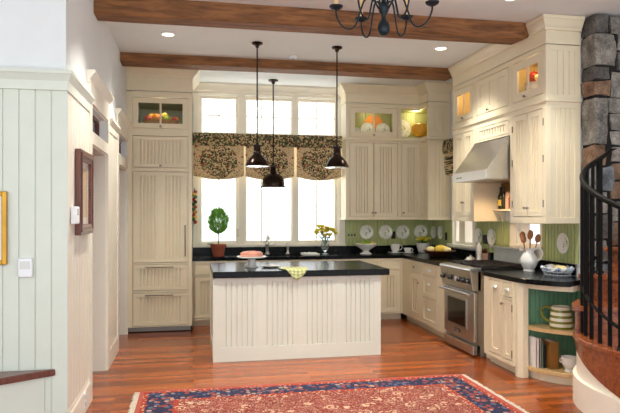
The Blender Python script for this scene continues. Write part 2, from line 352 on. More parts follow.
# ------------------------------------------------------------------ mesh builder
class MB:
    def __init__(s):
        s.bm = bmesh.new(); s.mi = 0
    def _f(s, vs):
        try: f = s.bm.faces.new(vs); f.material_index = s.mi; return f
        except ValueError: return None
    def box(s, x0, x1, y0, y1, z0, z1):
        if x1 < x0: x0, x1 = x1, x0
        if y1 < y0: y0, y1 = y1, y0
        if z1 < z0: z0, z1 = z1, z0
        v = [s.bm.verts.new(p) for p in ((x0,y0,z0),(x1,y0,z0),(x1,y1,z0),(x0,y1,z0),(x0,y0,z1),(x1,y0,z1),(x1,y1,z1),(x0,y1,z1))]
        for q in ((0,3,2,1),(4,5,6,7),(0,1,5,4),(1,2,6,5),(2,3,7,6),(3,0,4,7)): s._f([v[i] for i in q])
        return s
    def prism(s, pts, z0, z1, axis='z', zf=None):
        """closed polygon pts (2-D) pulled between z0 and z1 along an axis; zf(x, y) -> (bottom, top) overrides"""
        def P(a, b, c):
            return {'z': (a, b, c), 'y': (a, c, b), 'x': (c, a, b)}[axis]
        lo = [s.bm.verts.new(P(a, b, zf(a, b)[0] if zf else z0)) for a, b in pts]
        hi = [s.bm.verts.new(P(a, b, zf(a, b)[1] if zf else z1)) for a, b in pts]
        n = len(pts)
        for i in range(n): s._f([lo[i], lo[(i+1) % n], hi[(i+1) % n], hi[i]])
        s._f(lo[::-1]); s._f(hi)
        return s
    def lathe(s, prof, c=(0, 0, 0), n=24, sx=1, sy=1, axis='z', closed=False):
        """profile (r, h) turned about an axis through c"""
        rings = []
        for r, h in prof:
            ring = []
            for i in range(n):
                a = 2*pi*i/n; x, y = r*cos(a)*sx, r*sin(a)*sy
                p = {'z': (x, y, h), 'y': (x, -h, y), 'x': (h, x, y)}[axis]
                ring.append(s.bm.verts.new((c[0]+p[0], c[1]+p[1], c[2]+p[2])))
            rings.append(ring)
        for a, b in zip(rings, rings[1:]):
            for i in range(n): s._f([a[i], a[(i+1) % n], b[(i+1) % n], b[i]])
        if closed:
            a, b = rings[-1], rings[0]
            for i in range(n): s._f([a[i], a[(i+1) % n], b[(i+1) % n], b[i]])
        else:
            if prof[0][0] > 1e-5: s._f(rings[0][::-1])
            if prof[-1][0] > 1e-5: s._f(rings[-1])
        return s
    def tube(s, pts, r, n=8, closed=False):
        pts = [Vector(p) for p in pts]; k = len(pts)
        rr = r if isinstance(r, (list, tuple)) else [r]*k
        rings = []; up = None
        for i, p in enumerate(pts):
            a = pts[(i-1) % k] if (closed or i > 0) else p
            b = pts[(i+1) % k] if (closed or i < k-1) else p
            t = (b-a).normalized()
            if up is None:
                up = Vector((0, 0, 1)) if abs(t.z) < .9 else Vector((1, 0, 0))
            u = (up - t*up.dot(t))
            if u.length < 1e-4: u = t.orthogonal()
            u.normalize(); w = t.cross(u); up = u
            rings.append([s.bm.verts.new(p + (u*cos(2*pi*j/n) + w*sin(2*pi*j/n))*rr[i]) for j in range(n)])
        for a, b in list(zip(rings, rings[1:])) + ([(rings[-1], rings[0])] if closed else []):
            for j in range(n): s._f([a[j], a[(j+1) % n], b[(j+1) % n], b[j]])
        if not closed:
            s._f(rings[0][::-1]); s._f(rings[-1])
        return s
    def ball(s, c, r, sx=1, sy=1, sz=1, n=14, m=9, dent=0, ribs=0, rib=0):
        prof = []
        for j in range(m+1):
            a = -pi/2 + pi*j/m
            prof.append((r*cos(a), r*sin(a)))
        rings = []
        for j, (q, h) in enumerate(prof):
            hh = h*sz - dent*r*math.exp(-(q/(.3*r))**2)*(1 if h > 0 else -1)
            if j in (0, m): rings.append([s.bm.verts.new((c[0], c[1], c[2]+hh))]); continue
            ring = []
            for i in range(n):
                a = 2*pi*i/n; k = 1 + rib*abs(sin(a*ribs/2)) if ribs else 1
                ring.append(s.bm.verts.new((c[0]+q*cos(a)*sx*k, c[1]+q*sin(a)*sy*k, c[2]+hh)))
            rings.append(ring)
        for a, b in zip(rings, rings[1:]):
            for i in range(n):
                if len(a) == 1: s._f([a[0], b[(i+1) % n], b[i]])
                elif len(b) == 1: s._f([a[i], a[(i+1) % n], b[0]])
                else: s._f([a[i], a[(i+1) % n], b[(i+1) % n], b[i]])
        return s
    def sweep(s, path, prof, side=1, caps=True):
        """profile (out, z) swept along a plan path; out is measured to the right-hand side of travel x side"""
        P = [Vector((p[0], p[1])) for p in path]; rows = []
        for i, p in enumerate(P):
            ns = []
            if i > 0: d = (P[i]-P[i-1]).normalized(); ns.append(Vector((d.y, -d.x))*side)
            if i < len(P)-1: d = (P[i+1]-P[i]).normalized(); ns.append(Vector((d.y, -d.x))*side)
            nrm = sum(ns, Vector((0, 0))); nrm.normalize()
            k = 1/max(.2, nrm.dot(ns[0]))
            rows.append([s.bm.verts.new((p.x+nrm.x*o*k, p.y+nrm.y*o*k, z)) for o, z in prof])
        n = len(prof)
        for a, b in zip(rows, rows[1:]):
            for j in range(n): s._f([a[j], a[(j+1) % n], b[(j+1) % n], b[j]])
        if caps: s._f(rows[0][::-1]); s._f(rows[-1])
        return s
    def bead(s, x0, x1, z0, z1, y, pitch=.055, gw=.012, gd=.009, thick=.006):
        """beadboard sheet facing -y: flat boards between v-cut grooves"""
        w = x1-x0; k = max(1, round(w/pitch)); p = w/k
        pts = [(x0, y)]
        for i in range(1, k):
            c = x0+i*p
            pts += [(c-gw/2, y), (c-gw*.4, y+gd), (c+gw*.4, y+gd), (c+gw/2, y)]
        pts += [(x1, y), (x1, y+gd+thick), (x0, y+gd+thick)]
        s.prism(pts, z0, z1)
        return s
    def frame(s, x0, x1, z0, z1, y0, y1, w, wt=None, wb=None):
        wt = w if wt is None else wt; wb = w if wb is None else wb
        s.box(x0, x0+w, y0, y1, z0, z1); s.box(x1-w, x1, y0, y1, z0, z1)
        s.box(x0+w, x1-w, y0, y1, z1-wt, z1); s.box(x0+w, x1-w, y0, y1, z0, z0+wb)
        return s
    def xf(s, mtx):
        bmesh.ops.transform(s.bm, matrix=mtx, verts=s.bm.verts); return s
    def build(s, name, m, parent=None, smooth=False, bevel=0, off=(0, 0, 0), label=None, loc=None):
        """one linked mesh object; off is subtracted from the vertices (parent's base), loc becomes its own origin"""
        o3 = Vector(off)
        if loc is not None: o3 = o3 + Vector(loc)
        for v in s.bm.verts: v.co -= o3
        bmesh.ops.recalc_face_normals(s.bm, faces=s.bm.faces)
        me = bpy.data.meshes.new(name); s.bm.to_mesh(me); s.bm.free()
        for k in (m if isinstance(m, (list, tuple)) else [m]): me.materials.append(M[k] if isinstance(k, str) else k)
        if smooth:
            for p in me.polygons: p.use_smooth = True
            try: me.set_sharp_from_angle(angle=radians(40))
            except Exception: pass
        o = bpy.data.objects.new(name, me); COL.objects.link(o)
        if parent is not None: o.parent = parent
        if loc is not None: o.location = loc
        if bevel:
            b = o.modifiers.new('bevel', 'BEVEL'); b.width = bevel; b.segments = 2; b.limit_method = 'ANGLE'; b.angle_limit = radians(50)
        if label: o['label'] = label
        return o

def tag(o, label, cat, group=None):
    o['label'] = label; o['category'] = cat
    if group: o['group'] = group
    return o
def thing(name, label, cat, loc=(0, 0, 0), rz=0, group=None):
    o = bpy.data.objects.new(name, None); COL.objects.link(o)
    o.empty_display_size = .05
    o.location = loc; o.rotation_euler = (0, 0, rz)
    return tag(o, label, cat, group)
def struct(o):
    o['kind'] = 'structure'; return o
def kids(o): return [c for c in bpy.data.objects if c.parent == o]
def dup(o, loc, label=None, rz=None, parent=None):
    c = o.copy(); COL.objects.link(c)
    if parent is None: c.location = loc
    else: c.parent = parent
    if label: c['label'] = label
    if rz is not None: c.rotation_euler[2] = rz
    for k in kids(o): dup(k, None, parent=c)
    return c
CANP, CANF, WORLD, EXPO, SUN = 150, 170, 1.85, 0.27, 16
# ------------------------------------------------------------------ camera
CH = 1.53
cam = bpy.data.cameras.new('camera'); co = bpy.data.objects.new('camera', cam); COL.objects.link(co)
co.location = (0, 0, CH); co.rotation_euler = (pi/2, 0, -atan(117/600))
cam.sensor_width = 36; cam.lens = 600/620*36; cam.shift_y = 6.5/620; cam.clip_start = .05
SC.camera = co

XL, XR, YB, ZC = -.83, 3.65, 8.8, 3.395
def rotL(mb): return mb.xf(Matrix.Rotation(pi/2, 4, 'Z'))      # local x -> world y, faces +x ; X = -y, Y = x
def rotR(mb): return mb.xf(Matrix.Rotation(-pi/2, 4, 'Z'))     # faces -x ; X = y, Y = -x

# floor, ceiling, walls
struct(MB().box(-4.2, 5.6, .2, 9.0, -.12, 0).build('floor', 'floor'))
struct(MB().box(-4.2, 5.6, .2, 9.0, ZC, ZC+.12).build('ceiling', 'ceil_white'))

def wall_grid(mb, u0, u1, z0, z1, holes, put):
    us = sorted(u for u in {u0, u1, *[h[0] for h in holes], *[h[1] for h in holes]} if u0 <= u <= u1); zs = sorted(z for z in {z0, z1, *[h[2] for h in holes], *[h[3] for h in holes]} if z0 <= z <= z1)
    for a, b in zip(us, us[1:]):
        for c, d in zip(zs, zs[1:]):
            m_, n_ = (a+b)/2, (c+d)/2
            if not any(h[0] < m_ < h[1] and h[2] < n_ < h[3] for h in holes): put(a, b, c, d)

WO = (.08, 2.16, 1.07, 3.25)                                    # rear window opening
mb = MB(); wall_grid(mb, -2.4, 3.8, 0, ZC, [WO], lambda a, b, c, d: mb.box(a, b, YB, YB+.16, c, d))
struct(mb.build('wall_back', 'wall_white'))
W4 = (7.38, 8.0, 1.10, 2.5); W5 = (5.81, 6.28, 1.175, 1.425)
mb = MB(); wall_grid(mb, 5.172, YB, 0, ZC, [W4, W5], lambda a, b, c, d: mb.box(XR, XR+.15, a, b, c, d))
struct(mb.build('wall_right', 'wall_white'))
D1 = (5.17, 6.10, 0, 2.10); T1 = (5.17, 6.10, 2.2, 2.42); D2 = (6.97, 7.86, 0, 2.08); T2 = (6.97, 7.86, 2.2, 2.42)
mb = MB(); wall_grid(mb, 4.232, YB, 0, ZC, [D1, T1, D2, T2], lambda a, b, c, d: mb.box(XL-.13, XL, a, b, c, d))
struct(mb.build('wall_left', 'wall_white'))
struct(MB().box(-4.2, XL-.13, 4.232, 4.36, 0, ZC).build('wall_left_front', 'wall_white'))
struct(MB().box(-4.3, -4.2, -.3, 4.36, 0, ZC).build('wall_left_side', 'wall_white')); struct(MB().box(5.6, 5.7, -.3, 5.2, 0, ZC).build('wall_right_side', 'wall_white'))
struct(MB().box(-2.4, -2.28, 4.36, YB, 0, ZC).build('wall_left_hall', 'wall_white'))

# panelling of the left return wall (faces the camera) and of the left wall
mb = MB().bead(-4.2, XL+.012, .0, 2.36, 4.219, pitch=.1, gw=.010, gd=.009, thick=.002)
struct(mb.build('trim_1', 'sage_white'))
mb = MB().bead(4.232, 5.06, .2, 2.36, -XL-.012, pitch=.104, gw=.009, gd=.006, thick=.004)
mb.bead(6.2, 6.87, .2, 2.36, -XL-.012, pitch=.104, gw=.009, gd=.006, thick=.004)
struct(rotL(mb).build('trim_2', 'trim_white'))
CAP = [(0, 2.34), (.02, 2.34), (.022, 2.40), (.03, 2.415), (.045, 2.44), (.05, 2.445), (.05, 2.468), (0, 2.468)]
struct(MB().sweep([(-4.2, 4.219), (XL, 4.219), (XL, 5.10)], CAP).build('trim_3', 'sage_white'))
struct(MB().sweep([(XL, 6.2), (XL, 6.87)], CAP).build('trim_4', 'trim_white'))
BASE = [(0, 0), (.022, 0), (.022, .165), (.014, .185), (.014, .205), (0, .205)]
struct(MB().sweep([(XL, 4.219), (XL, 5.085)], BASE).build('baseboard_left', 'trim_white'))
struct(MB().sweep([(XL, 6.2), (XL, 6.87)], BASE).build('baseboard_left_far', 'trim_white'))
CR = [(0, 2.58), (.018, 2.58), (.02, 2.605), (.03, 2.62), (.055, 2.655), (.06, 2.66), (.06, 2.68), (0, 2.68)]
for i, (a, b, zt) in enumerate(((5.17, 6.10, 2.10), (6.97, 7.86, 2.08))):
    e = b+.1 if i == 0 else b+.03
    mb = MB()
    for p, q in ((a-.1, a), (b, e)): mb.box(XL, XL+.022, p, q, 0, 2.43)
    mb.box(XL, XL+.022, a-.1, e, 2.43, 2.6)
    mb.box(XL, XL+.022, a, b, zt, 2.2)
    mb.box(XL-.13, XL, b-.014, b, 0, zt); mb.box(XL-.13, XL, a, a+.014, 0, zt); mb.box(XL-.13, XL, a+.014, b-.014, zt-.014, zt)
    mb.sweep([(XL, a-.12), (XL, e+.02)], CR)
    struct(mb.build('trim_%d' % (5+i), 'trim_white'))
    # transom light above the opening
    w = MB(); w.frame(a, b, 2.2, 2.42, .06, .10, .03); w.box((a+b)/2-.01, (a+b)/2+.01, .06, .10, 2.23, 2.39)
    w.xf(Matrix.Translation((0, -XL, 0)))
    t = struct(rotL(w).build('window_%d' % (6+i), 'frame_wood'))
    g = MB().box(a+.03, b-.03, -XL+.078, -XL+.082, 2.23, 2.39); rotL(g).build('pane', 'glass', t)

# wooden wedge ledge by the panelled wall
lg = thing('wooden_ledge', 'dark wooden wedge-shaped ledge set against the pale vertical-board wall', 'ledge', (-1.6, 4.1, 0))
MB().prism([(-.89, 4.212), (-2.6, 4.212), (-2.6, 3.18)], .455, .5).build('tread', 'frame_wood', lg, bevel=.006, off=lg.location)
MB().prism([(-.96, 4.212), (-2.6, 4.212), (-2.6, 3.26)], 0, .455).build('base_panel', 'sage_white', lg, off=lg.location)

# rear windows --------------------------------------------------------------
def casement(n, x0, x1, cols):
    """one rear unit: frame, transom sash and lower sash with panes and muntins"""
    g0, g1 = x0, x1
    fr = MB(); y0, y1 = YB+.035, YB+.13
    return fr
units = [(.08, .700, .128, .617, 2), (.700, 1.493, .778, 1.432, 3), (1.493, 2.16, 1.553, 2.104, 2)]
for i, (x0, x1, g0, g1, cols) in enumerate(units):
    y0, y1 = YB+.03, YB+.15
    mb = MB()
    mb.box(x0, g0-.045, y0-.01, y1, 1.07, 3.25); mb.box(g1+.045, x1, y0-.01, y1, 1.07, 3.25)
    mb.box(g0-.045, g1+.045, y0-.01, y1, 3.235, 3.25); mb.box(g0-.045, g1+.045, y0-.01, y1, 2.60, 2.67); mb.box(g0-.045, g1+.045, y0-.01, y1, 1.07, 1.08)
    w = struct(mb.build('window_%d' % (i+1), 'trim_cream', bevel=.004))
    for nm, z0, z1, rows in (('transom_sash', 2.67, 3.235, 2), ('lower_sash', 1.08, 2.60, 1)):
        s = MB().frame(g0-.045, g1+.045, z0, z1, YB+.06, YB+.11, .045, .04, .04).build(nm, 'trim_cream', w)
        mu = MB()
        for k in range(1, cols):
            cx = g0+(g1-g0)*k/cols; mu.box(cx-.008, cx+.008, YB+.072, YB+.10, z0+.04, z1-.04)
        if rows == 2: zc = (z0+z1)/2; mu.box(g0, g1, YB+.074, YB+.098, zc-.008, zc+.008)
        mu.build('muntin', 'trim_cream', s)
        MB().box(g0, g1, YB+.084, YB+.088, z0+.04, z1-.04).build('pane', 'glass', s)
    if i < 2:  # lever latch on the stile
        MB().box(g1+.022, g1+.038, YB+.005, YB+.018, 1.18, 1.30).build('latch', 'pewter', w)
# casing, stool and head crown of the rear windows
mb = MB()
mb.box(-.0, .08, YB-.022, YB, 1.07, 3.27); mb.box(2.16, 2.25, YB-.022, YB, 1.07, 3.27)
for x in (.700, 1.493): mb.box(x-.05, x+.05, YB-.012, YB+.03, 1.07, 3.25)
mb.box(0, 2.25, YB-.022, YB, 3.25, 3.32)
struct(mb.build('trim_7', 'trim_cream', bevel=.004))
struct(MB().box(-.005, 2.255, YB-.075, YB+.02, 1.035, 1.07).build('trim_8', 'trim_cream', bevel=.006))
HC = [(0, 3.28), (.03, 3.28), (.035, 3.31), (.09, 3.36), (.1, 3.365), (.1, 3.398), (0, 3.398)]
struct(MB().sweep([(.002, YB-.022), (2.25, YB-.022)], HC).build('trim_9', 'trim_cream'))

# right windows
def side_window(n, a, b, z0, z1, mull):
    mb = MB().frame(-b, -a, z0, z1, XR+.02, XR+.13, .03 if b-a > .5 else .018)
    for c, d in mull: mb.box(-d, -c, XR+.02, XR+.13, z0+.03, z1-.03)
    w = struct(rotR(mb).build('window_%d' % n, 'trim_cream'))
    g = MB().box(-b+.03, -a-.03, XR+.07, XR+.074, z0+.03, z1-.03); rotR(g).build('pane', 'glass', w)
side_window(4, *W4, [(7.69, 7.87)]); side_window(5, *W5, [])
mb = MB()
mb.box(XR-.022, XR, 7.30, 7.38, 1.07, 2.55); mb.box(XR-.022, XR, 8.0, 8.02, 1.07, 2.55)
mb.box(XR-.10, XR, 7.28, 8.02, 1.065, 1.098)
mb.box(XR-.022, XR, 6.28, 6.42, 1.06, 1.425); mb.box(XR-.022, XR, 5.775, 5.81, 1.06, 1.425); mb.box(XR-.03, XR, 5.775, 6.42, 1.145, 1.175)
struct(mb.build('trim_10', 'trim_cream'))

# green beadboard splashbacks + dark stone upstands belong to the walls
mb = MB().bead(2.26, XR-.016, 1.035, 1.43, YB-.014, pitch=.055, gw=.018, gd=.012, thick=.001)
struct(mb.build('trim_11', 'green_bead'))
mb = MB()
for a, b in ((8.02, YB-.016), (6.42, 7.28), (5.172, 5.775)):
    mb.bead(-b, -a, 1.035, 1.43, XR-.014, pitch=.055, gw=.018, gd=.012, thick=.001)
mb.bead(-7.28, -6.42, .93, 1.036, XR-.014, pitch=.055, gw=.018, gd=.012, thick=.001)
struct(rotR(mb).build('trim_12', 'green_bead'))

# ceiling beams
for nm, y0, y1, lab in (('near', 5.36, 5.59, 'rough brown ceiling beam nearest the chandelier, ending at the stone chimney'),
                        ('far', 7.235, 7.50, 'rough brown ceiling beam further back, behind the pendant canopies')):
    mb = MB(); x1, z0 = (3.268, 3.232) if nm == 'near' else (3.40, 3.287)
    k = 40; rows = []
    sec = [(y0+.015, z0), (y1-.015, z0), (y1, z0+.015), (y1, ZC-.001), (y0, ZC-.001), (y0, z0+.015)]
    for i in range(k+1):
        x = XL+.001+(x1-XL)*i/k; row = []
        ch = .07 if i == k else 0
        for j, (yy, zz) in enumerate(sec):
            q = noise.noise((x*2.3, yy*5, zz*5))*.006 if zz < ZC-.01 else 0
            yy2 = yy + (ch if yy < (y0+y1)/2 else -ch)*.6 if i == k else yy
            row.append(mb.bm.verts.new((x-(ch if zz < z0+.02 and i == k else 0)*.2, yy2+q, zz+q+(ch*.5 if zz < ZC-.01 and i == k else 0))))
        rows.append(row)
    for a, b in zip(rows, rows[1:]):
        for j in range(6): mb._f([a[j], a[(j+1) % 6], b[(j+1) % 6], b[j]])
    mb._f(rows[0]); mb._f(rows[-1])
    tag(mb.build('ceiling_beam', 'beam'), lab, 'beam')

# fieldstone chimney --------------------------------------------------------
def stone(mb, x0, x1, y0, y1, z0, z1, amp=.016, cuts=6):
    bm2 = bmesh.new()
    bmesh.ops.create_cube(bm2, size=1)
    bmesh.ops.subdivide_edges(bm2, edges=bm2.edges, cuts=cuts, use_grid_fill=True)
    seed = Vector((random.uniform(0, 99), random.uniform(0, 99), random.uniform(0, 99)))
    mi = mb.mi; vm = {}
    for v in bm2.verts:
        p = v.co*2                                     # -1..1
        m_ = max(abs(p.x), abs(p.y), abs(p.z)); l = p.length
        q = p*(1-.055*(l-1))                           # soften corners
        w = Vector(((x0+x1)/2+q.x*(x1-x0)/2, (y0+y1)/2+q.y*(y1-y0)/2, (z0+z1)/2+q.z*(z1-z0)/2))
        w += Vector(noise.noise_vector(w*6+seed))*amp*1.5 + Vector(noise.noise_vector(w*18+seed))*amp*.5
        w.y = min(w.y, y1); vm[v] = mb.bm.verts.new(w)
    for f in bm2.faces:
        g = mb.bm.faces.new([vm[v] for v in f.verts]); g.material_index = mi
    bm2.free()
CX, CY = 3.655, 4.955
def zc(v): return 1.53+(213-v)*.00935
mb = MB(); mb.mi = 4; mb.box(CX+.03, 5.4, CY+.035, 5.168, 0, 3.38)
mb.mi = 0
corner = [(18, 34, .17, 3), (34, 66, .24, 0), (66, 80, .18, 3), (80, 96, .175, 2), (96, 146, .165, 0), (146, 166, .13, 2), (166, 192, .2, 1), (192, 214, .15, 0), (214, 240, .22, 3), (240, 262, .16, 0), (262, 290, .2, 1), (290, 320, .17, 0), (320, 350, .2, 3), (350, 378, .17, 0)]
for v0, v1, w, m_ in corner:
    z1, z0 = zc(v0), max(0, zc(v1))
    if v0 == 18: z1 = 3.385
    mb.mi = m_
    stone(mb, CX+.006, CX+w-.012, CY, CY+.205, z0+.008, z1-.007)
zz = 0; rowk = 0
cols = [('a', CX+.165)]
x0 = CX+.17
# to the right of the quoins: irregular courses
colx = [x0, x0+.33, x0+.72, x0+1.15, x0+1.55]
for ci in range(4):
    z = 0; off = ci*.07
    xa, xb = colx[ci], colx[ci+1]
    first = [zc(v) for v in (378, 352, 330, 300, 270, 248, 222, 200, 180, 162, 146, 131, 113, 98, 70, 50, 33)] if ci == 0 else None
    edges = sorted([0.0, 3.385]+first) if first else None
    if not edges:
        edges = [0.0]
        while edges[-1] < 3.2: edges.append(edges[-1]+random.uniform(.16, .32))
        edges[-1] = 3.385
    for a, b in zip(edges, edges[1:]):
        mb.mi = random.choice((0, 0, 1, 3, 2, 0))
        sh = random.uniform(-.03, .03) if ci else (.075 if zc(66) < (a+b)/2 else random.uniform(-.03, .02))
        if (b-a) > .25 or random.random() < .6: stone(mb, xa+.008+(sh if ci == 0 else 0), xb-.012, CY+.015, CY+.2, a+.009, b-.009, cuts=4)
        else:
            xm = (xa+xb)/2+sh
            stone(mb, xa+.008, xm-.008, CY+.015, CY+.2, a+.009, b-.009, cuts=4); mb.mi = random.choice((0, 1, 2, 3)); stone(mb, xm+.008, xb-.012, CY+.02, CY+.2, a+.009, b-.009, cuts=4)
o = struct(mb.build('wall_stone_chimney', ['stone_grey', 'stone_blue', 'stone_brown', 'stone_dark', 'mortar'], smooth=True))

# outdoors: pale ground and bare trees seen through the rear windows
struct(MB().box(-14, 18, 9.1, 40, -.5, -.4).build('ground', 'lawn'))
def tree(x, y, h, lab, seed):
    rnd = random.Random(seed)
    t = thing('garden_tree', lab, 'tree', (x, y, -.4))
    tr = MB().tube([(0, 0, 0), (rnd.uniform(-.1, .1), 0, h*.4), (rnd.uniform(-.2, .2), 0, h)], [.16, .12, .03], 8)
    for k in range(16):
        z = h*rnd.uniform(.25, .92); a = rnd.uniform(0, 2*pi); L = (h-z)*.55+.4
        p1 = (cos(a)*L*.5, sin(a)*L*.5, z+L*.35); p2 = (cos(a)*L, sin(a)*L, z+L*.6)
        tr.tube([(0, 0, z), p1, p2], [.045, .03, .008], 5)
        for q in range(3):
            b = a+rnd.uniform(-1, 1); tr.tube([p1, (p1[0]+cos(b)*L*.4, p1[1]+sin(b)*L*.4, p1[2]+L*.3)], [.02, .006], 4)
    tr.build('trunk', 'trunk', t)
tree(.2, 15, 6.5, 'bare grey tree outside, behind the potted topiary window', 1)
tree(2.2, 17, 7.5, 'bare grey tree outside, beyond the middle window sash', 2)
tree(4.6, 16, 7.0, 'bare grey tree outside, beyond the window above the vase', 3)
# ------------------------------------------------------------------ cabinetry
FT = .022
def knob(parent, x, y, z, m='pewter', r=.014):
    MB().lathe([(.005, 0), (.005, .012), (r, .018), (r*1.05, .024), (r*.7, .03), (0, .031)], (x, y, z), 10, axis='y').build('knob', m, parent, smooth=True)
def cup_pull(parent, x, y, z, w=.045, m='chrome'):
    mb = MB(); n = 10
    top = []
    for j in range(5):
        a = pi/2*j/4
        top.append([mb.bm.verts.new((x+w*cos(pi*i/n)*(1 if j == 0 else 1), y-.026*sin(pi*i/n)*cos(a)-.002, z-.012+.026*sin(a)*(.55+.45*sin(pi*i/n)))) for i in range(n+1)])
    for a, b in zip(top, top[1:]):
        for i in range(n): mb._f([a[i], a[i+1], b[i+1], b[i]])
    mb.box(x-w, x+w, y-.003, y, z-.012, z+.016)
    mb.build('cup_pull', m, parent, smooth=True)
def bar_handle(parent, p0, p1, out=.035, m='pewter', r=.007):
    a, b = Vector(p0), Vector(p1); o = Vector((0, -out, 0)); d = (b-a).normalized()
    mb = MB().tube([a+o-d*.025, a+o, b+o, b+o+d*.025], r, 8)
    mb.tube([a, a+o], r*.9, 6).tube([b, b+o], r*.9, 6)
    mb.build('bar_handle', m, parent, smooth=True)

def leaf_panel(kind, x0, x1, z0, z1, y, stile=.05, pitch=.05, split=1, rail=None):
    """one door or drawer front facing -y, front plane at y-FT"""
    mb = MB(); rail = rail or stile
    if kind == 'flat':
        mb.frame(x0, x1, z0, z1, y-FT, y-.002, .018); mb.box(x0+.018, x1-.018, y-FT+.004, y-.002, z0+.018, z1-.018)
        return mb
    mb.frame(x0, x1, z0, z1, y-FT, y-.002, stile, rail, rail)
    if kind == 'glass': return mb
    xs = [x0+stile + (x1-x0-2*stile)*i/split for i in range(split+1)]
    for a, b in zip(xs, xs[1:]):
        aa = a if a == xs[0] else a+stile/2; bb = b if b == xs[-1] else b-stile/2
        if kind == 'bead': mb.bead(aa, bb, z0+rail, z1-rail, y-FT+.008, pitch=pitch, gw=.018, gd=.022, thick=.001)
        else: mb.box(aa, bb, y-FT+.010, y-.002, z0+rail, z1-rail)
        if b != xs[-1]: mb.box(b-stile/2, b+stile/2, y-FT, y-.002, z0+rail, z1-rail)
    return mb

def cabinet(name, label, loc, rz, W, z0, z1, D, cells, m='cream', cat='cabinet', toe=0, liner='glow_in', group=None, ctop=None):
    """root at (loc.x, loc.y, z0); cells: (x0, x1, za, zb, kind, opts) in absolute heights"""
    r = thing(name, label, cat, (loc[0], loc[1], z0), rz, group)
    H = z1-z0
    cs = [(c[0], c[1], c[2]-z0, c[3]-z0, c[4], c[5] if len(c) > 5 else {}) for c in cells]
    hol = [c for c in cs if c[4] in ('glass', 'open')]
    # carcass
    mb = MB()
    wall_grid(mb, 0, W, toe, ctop or H, [(h[0]+.01, h[1]-.01, h[2]+.01, h[3]-.01) for h in hol], lambda a, b, c, d: mb.box(a, b, .022, D, c, d))
    for h in hol: mb.box(h[0]+.01, h[1]-.01, D-.02, D, h[2]+.01, h[3]-.01)
    mb.build('carcass', m, r)
    for h in hol:
        li = MB(); a, b, c, d = h[0]+.011, h[1]-.011, h[2]+.011, h[3]-.011
        li.bead(a, b, c, d, D-.034, pitch=.045, gw=.012, gd=.007, thick=.004)
        sk = h[5].get('skip', '')
        if 'l' not in sk: li.box(a, a+.004, .023, D-.036, c, d)
        if 'r' not in sk: li.box(b-.004, b, .023, D-.036, c, d)
        li.box(a+.004, b-.004, .023, D-.036, d-.004, d); li.box(a+.004, b-.004, .023, D-.036, c, c+.004)
        li.build('lining', liner, r)
    # face frame with doors inset
    mb = MB()
    wall_grid(mb, 0, W, toe, H, [(c[0], c[1], c[2], c[3]) for c in cs], lambda a, b, c, d: mb.box(a, b, -FT, .0215, c, d))
    mb.build('face_frame', m, r)
    if toe:
        MB().box(.0, W, .05, D, 0, toe).build('plinth', m if name == 'base_cabinet' else 'toe', r)
    g = .007
    for x0, x1, a, b, kind, o in cs:
        if kind == 'open': continue
        nm = o.get('name', 'drawer' if kind in ('flat', 'drawer') else 'door')
        k = {'drawer': 'bead', 'glass': 'glass'}.get(kind, kind)
        st = o.get('stile', .05)
        d = leaf_panel(k, x0+g, x1-g, a+g, b-g, 0, st, o.get('pitch', .05), o.get('split', 1), o.get('rail')).build(nm, m, r)
        if kind == 'glass':
            n = o.get('panes', 2)
            if n == 2: MB().box((x0+x1)/2-.012, (x0+x1)/2+.012, -FT+.002, -.004, a+g+st, b-g-st).build('muntin', m, d)
            MB().box(x0+g+st, x1-g-st, -.012, -.009, a+g+st, b-g-st).build('pane', 'glass', d)
        for kn in o.get('knobs', ()): knob(d, kn[0], -FT, kn[1]-z0)
        for kn in o.get('cups', ()): cup_pull(d, kn[0], -FT, kn[1]-z0)
        for h in o.get('bars', ()): bar_handle(d, (h[0], -FT, h[1]-z0), (h[2], -FT, h[3]-z0))
        for h in o.get('hinges', ()): MB().box(h[0]-.006, h[0]+.006, -FT-.006, -FT+.002, h[1]-z0-.035, h[1]-z0+.035).build('hinge', 'pewter', d)
    return r

def end_panel(root, W, D, z0, z1, base, st=.06, m='cream', ya=0, pitch=.055, name='end_panel'):
    mb = MB(); a, b = z0-base, z1-base
    mb.frame(ya-FT if ya == 0 else ya, D, a, b, -(W+.018), -W-.0005, st, .055, .055)
    mb.bead((ya-FT if ya == 0 else ya)+st, D-st, a+.055, b-.055, -(W+.010), pitch=pitch, gw=.015, gd=.0075, thick=.0015)
    mb.xf(Matrix.Rotation(pi/2, 4, 'Z'))
    mb.build(name, m, root)

CROWN = [(0, 3.135), (.012, 3.135), (.014, 3.15), (.004, 3.152), (.004, 3.262), (.018, 3.265), (.022, 3.285), (.045, 3.305), (.085, 3.355), (.1, 3.362), (.105, 3.39), (0, 3.39)]
def crown(label, path, zlow=3.135, k=1.0):
    prof = [(o if z < 3.27 else .018+(o-.018)*k if o > .018 else o, z if z > 3.2 else z-(3.135-zlow)) for o, z in CROWN]
    p0 = path[0]
    mb = MB().sweep([(x-p0[0], y-p0[1]) for x, y in path], [(o, z-zlow) for o, z in prof])
    r = mb.build('crown_molding', 'cream'); r.location = (p0[0], p0[1], zlow)
    return tag(r, label, 'molding')

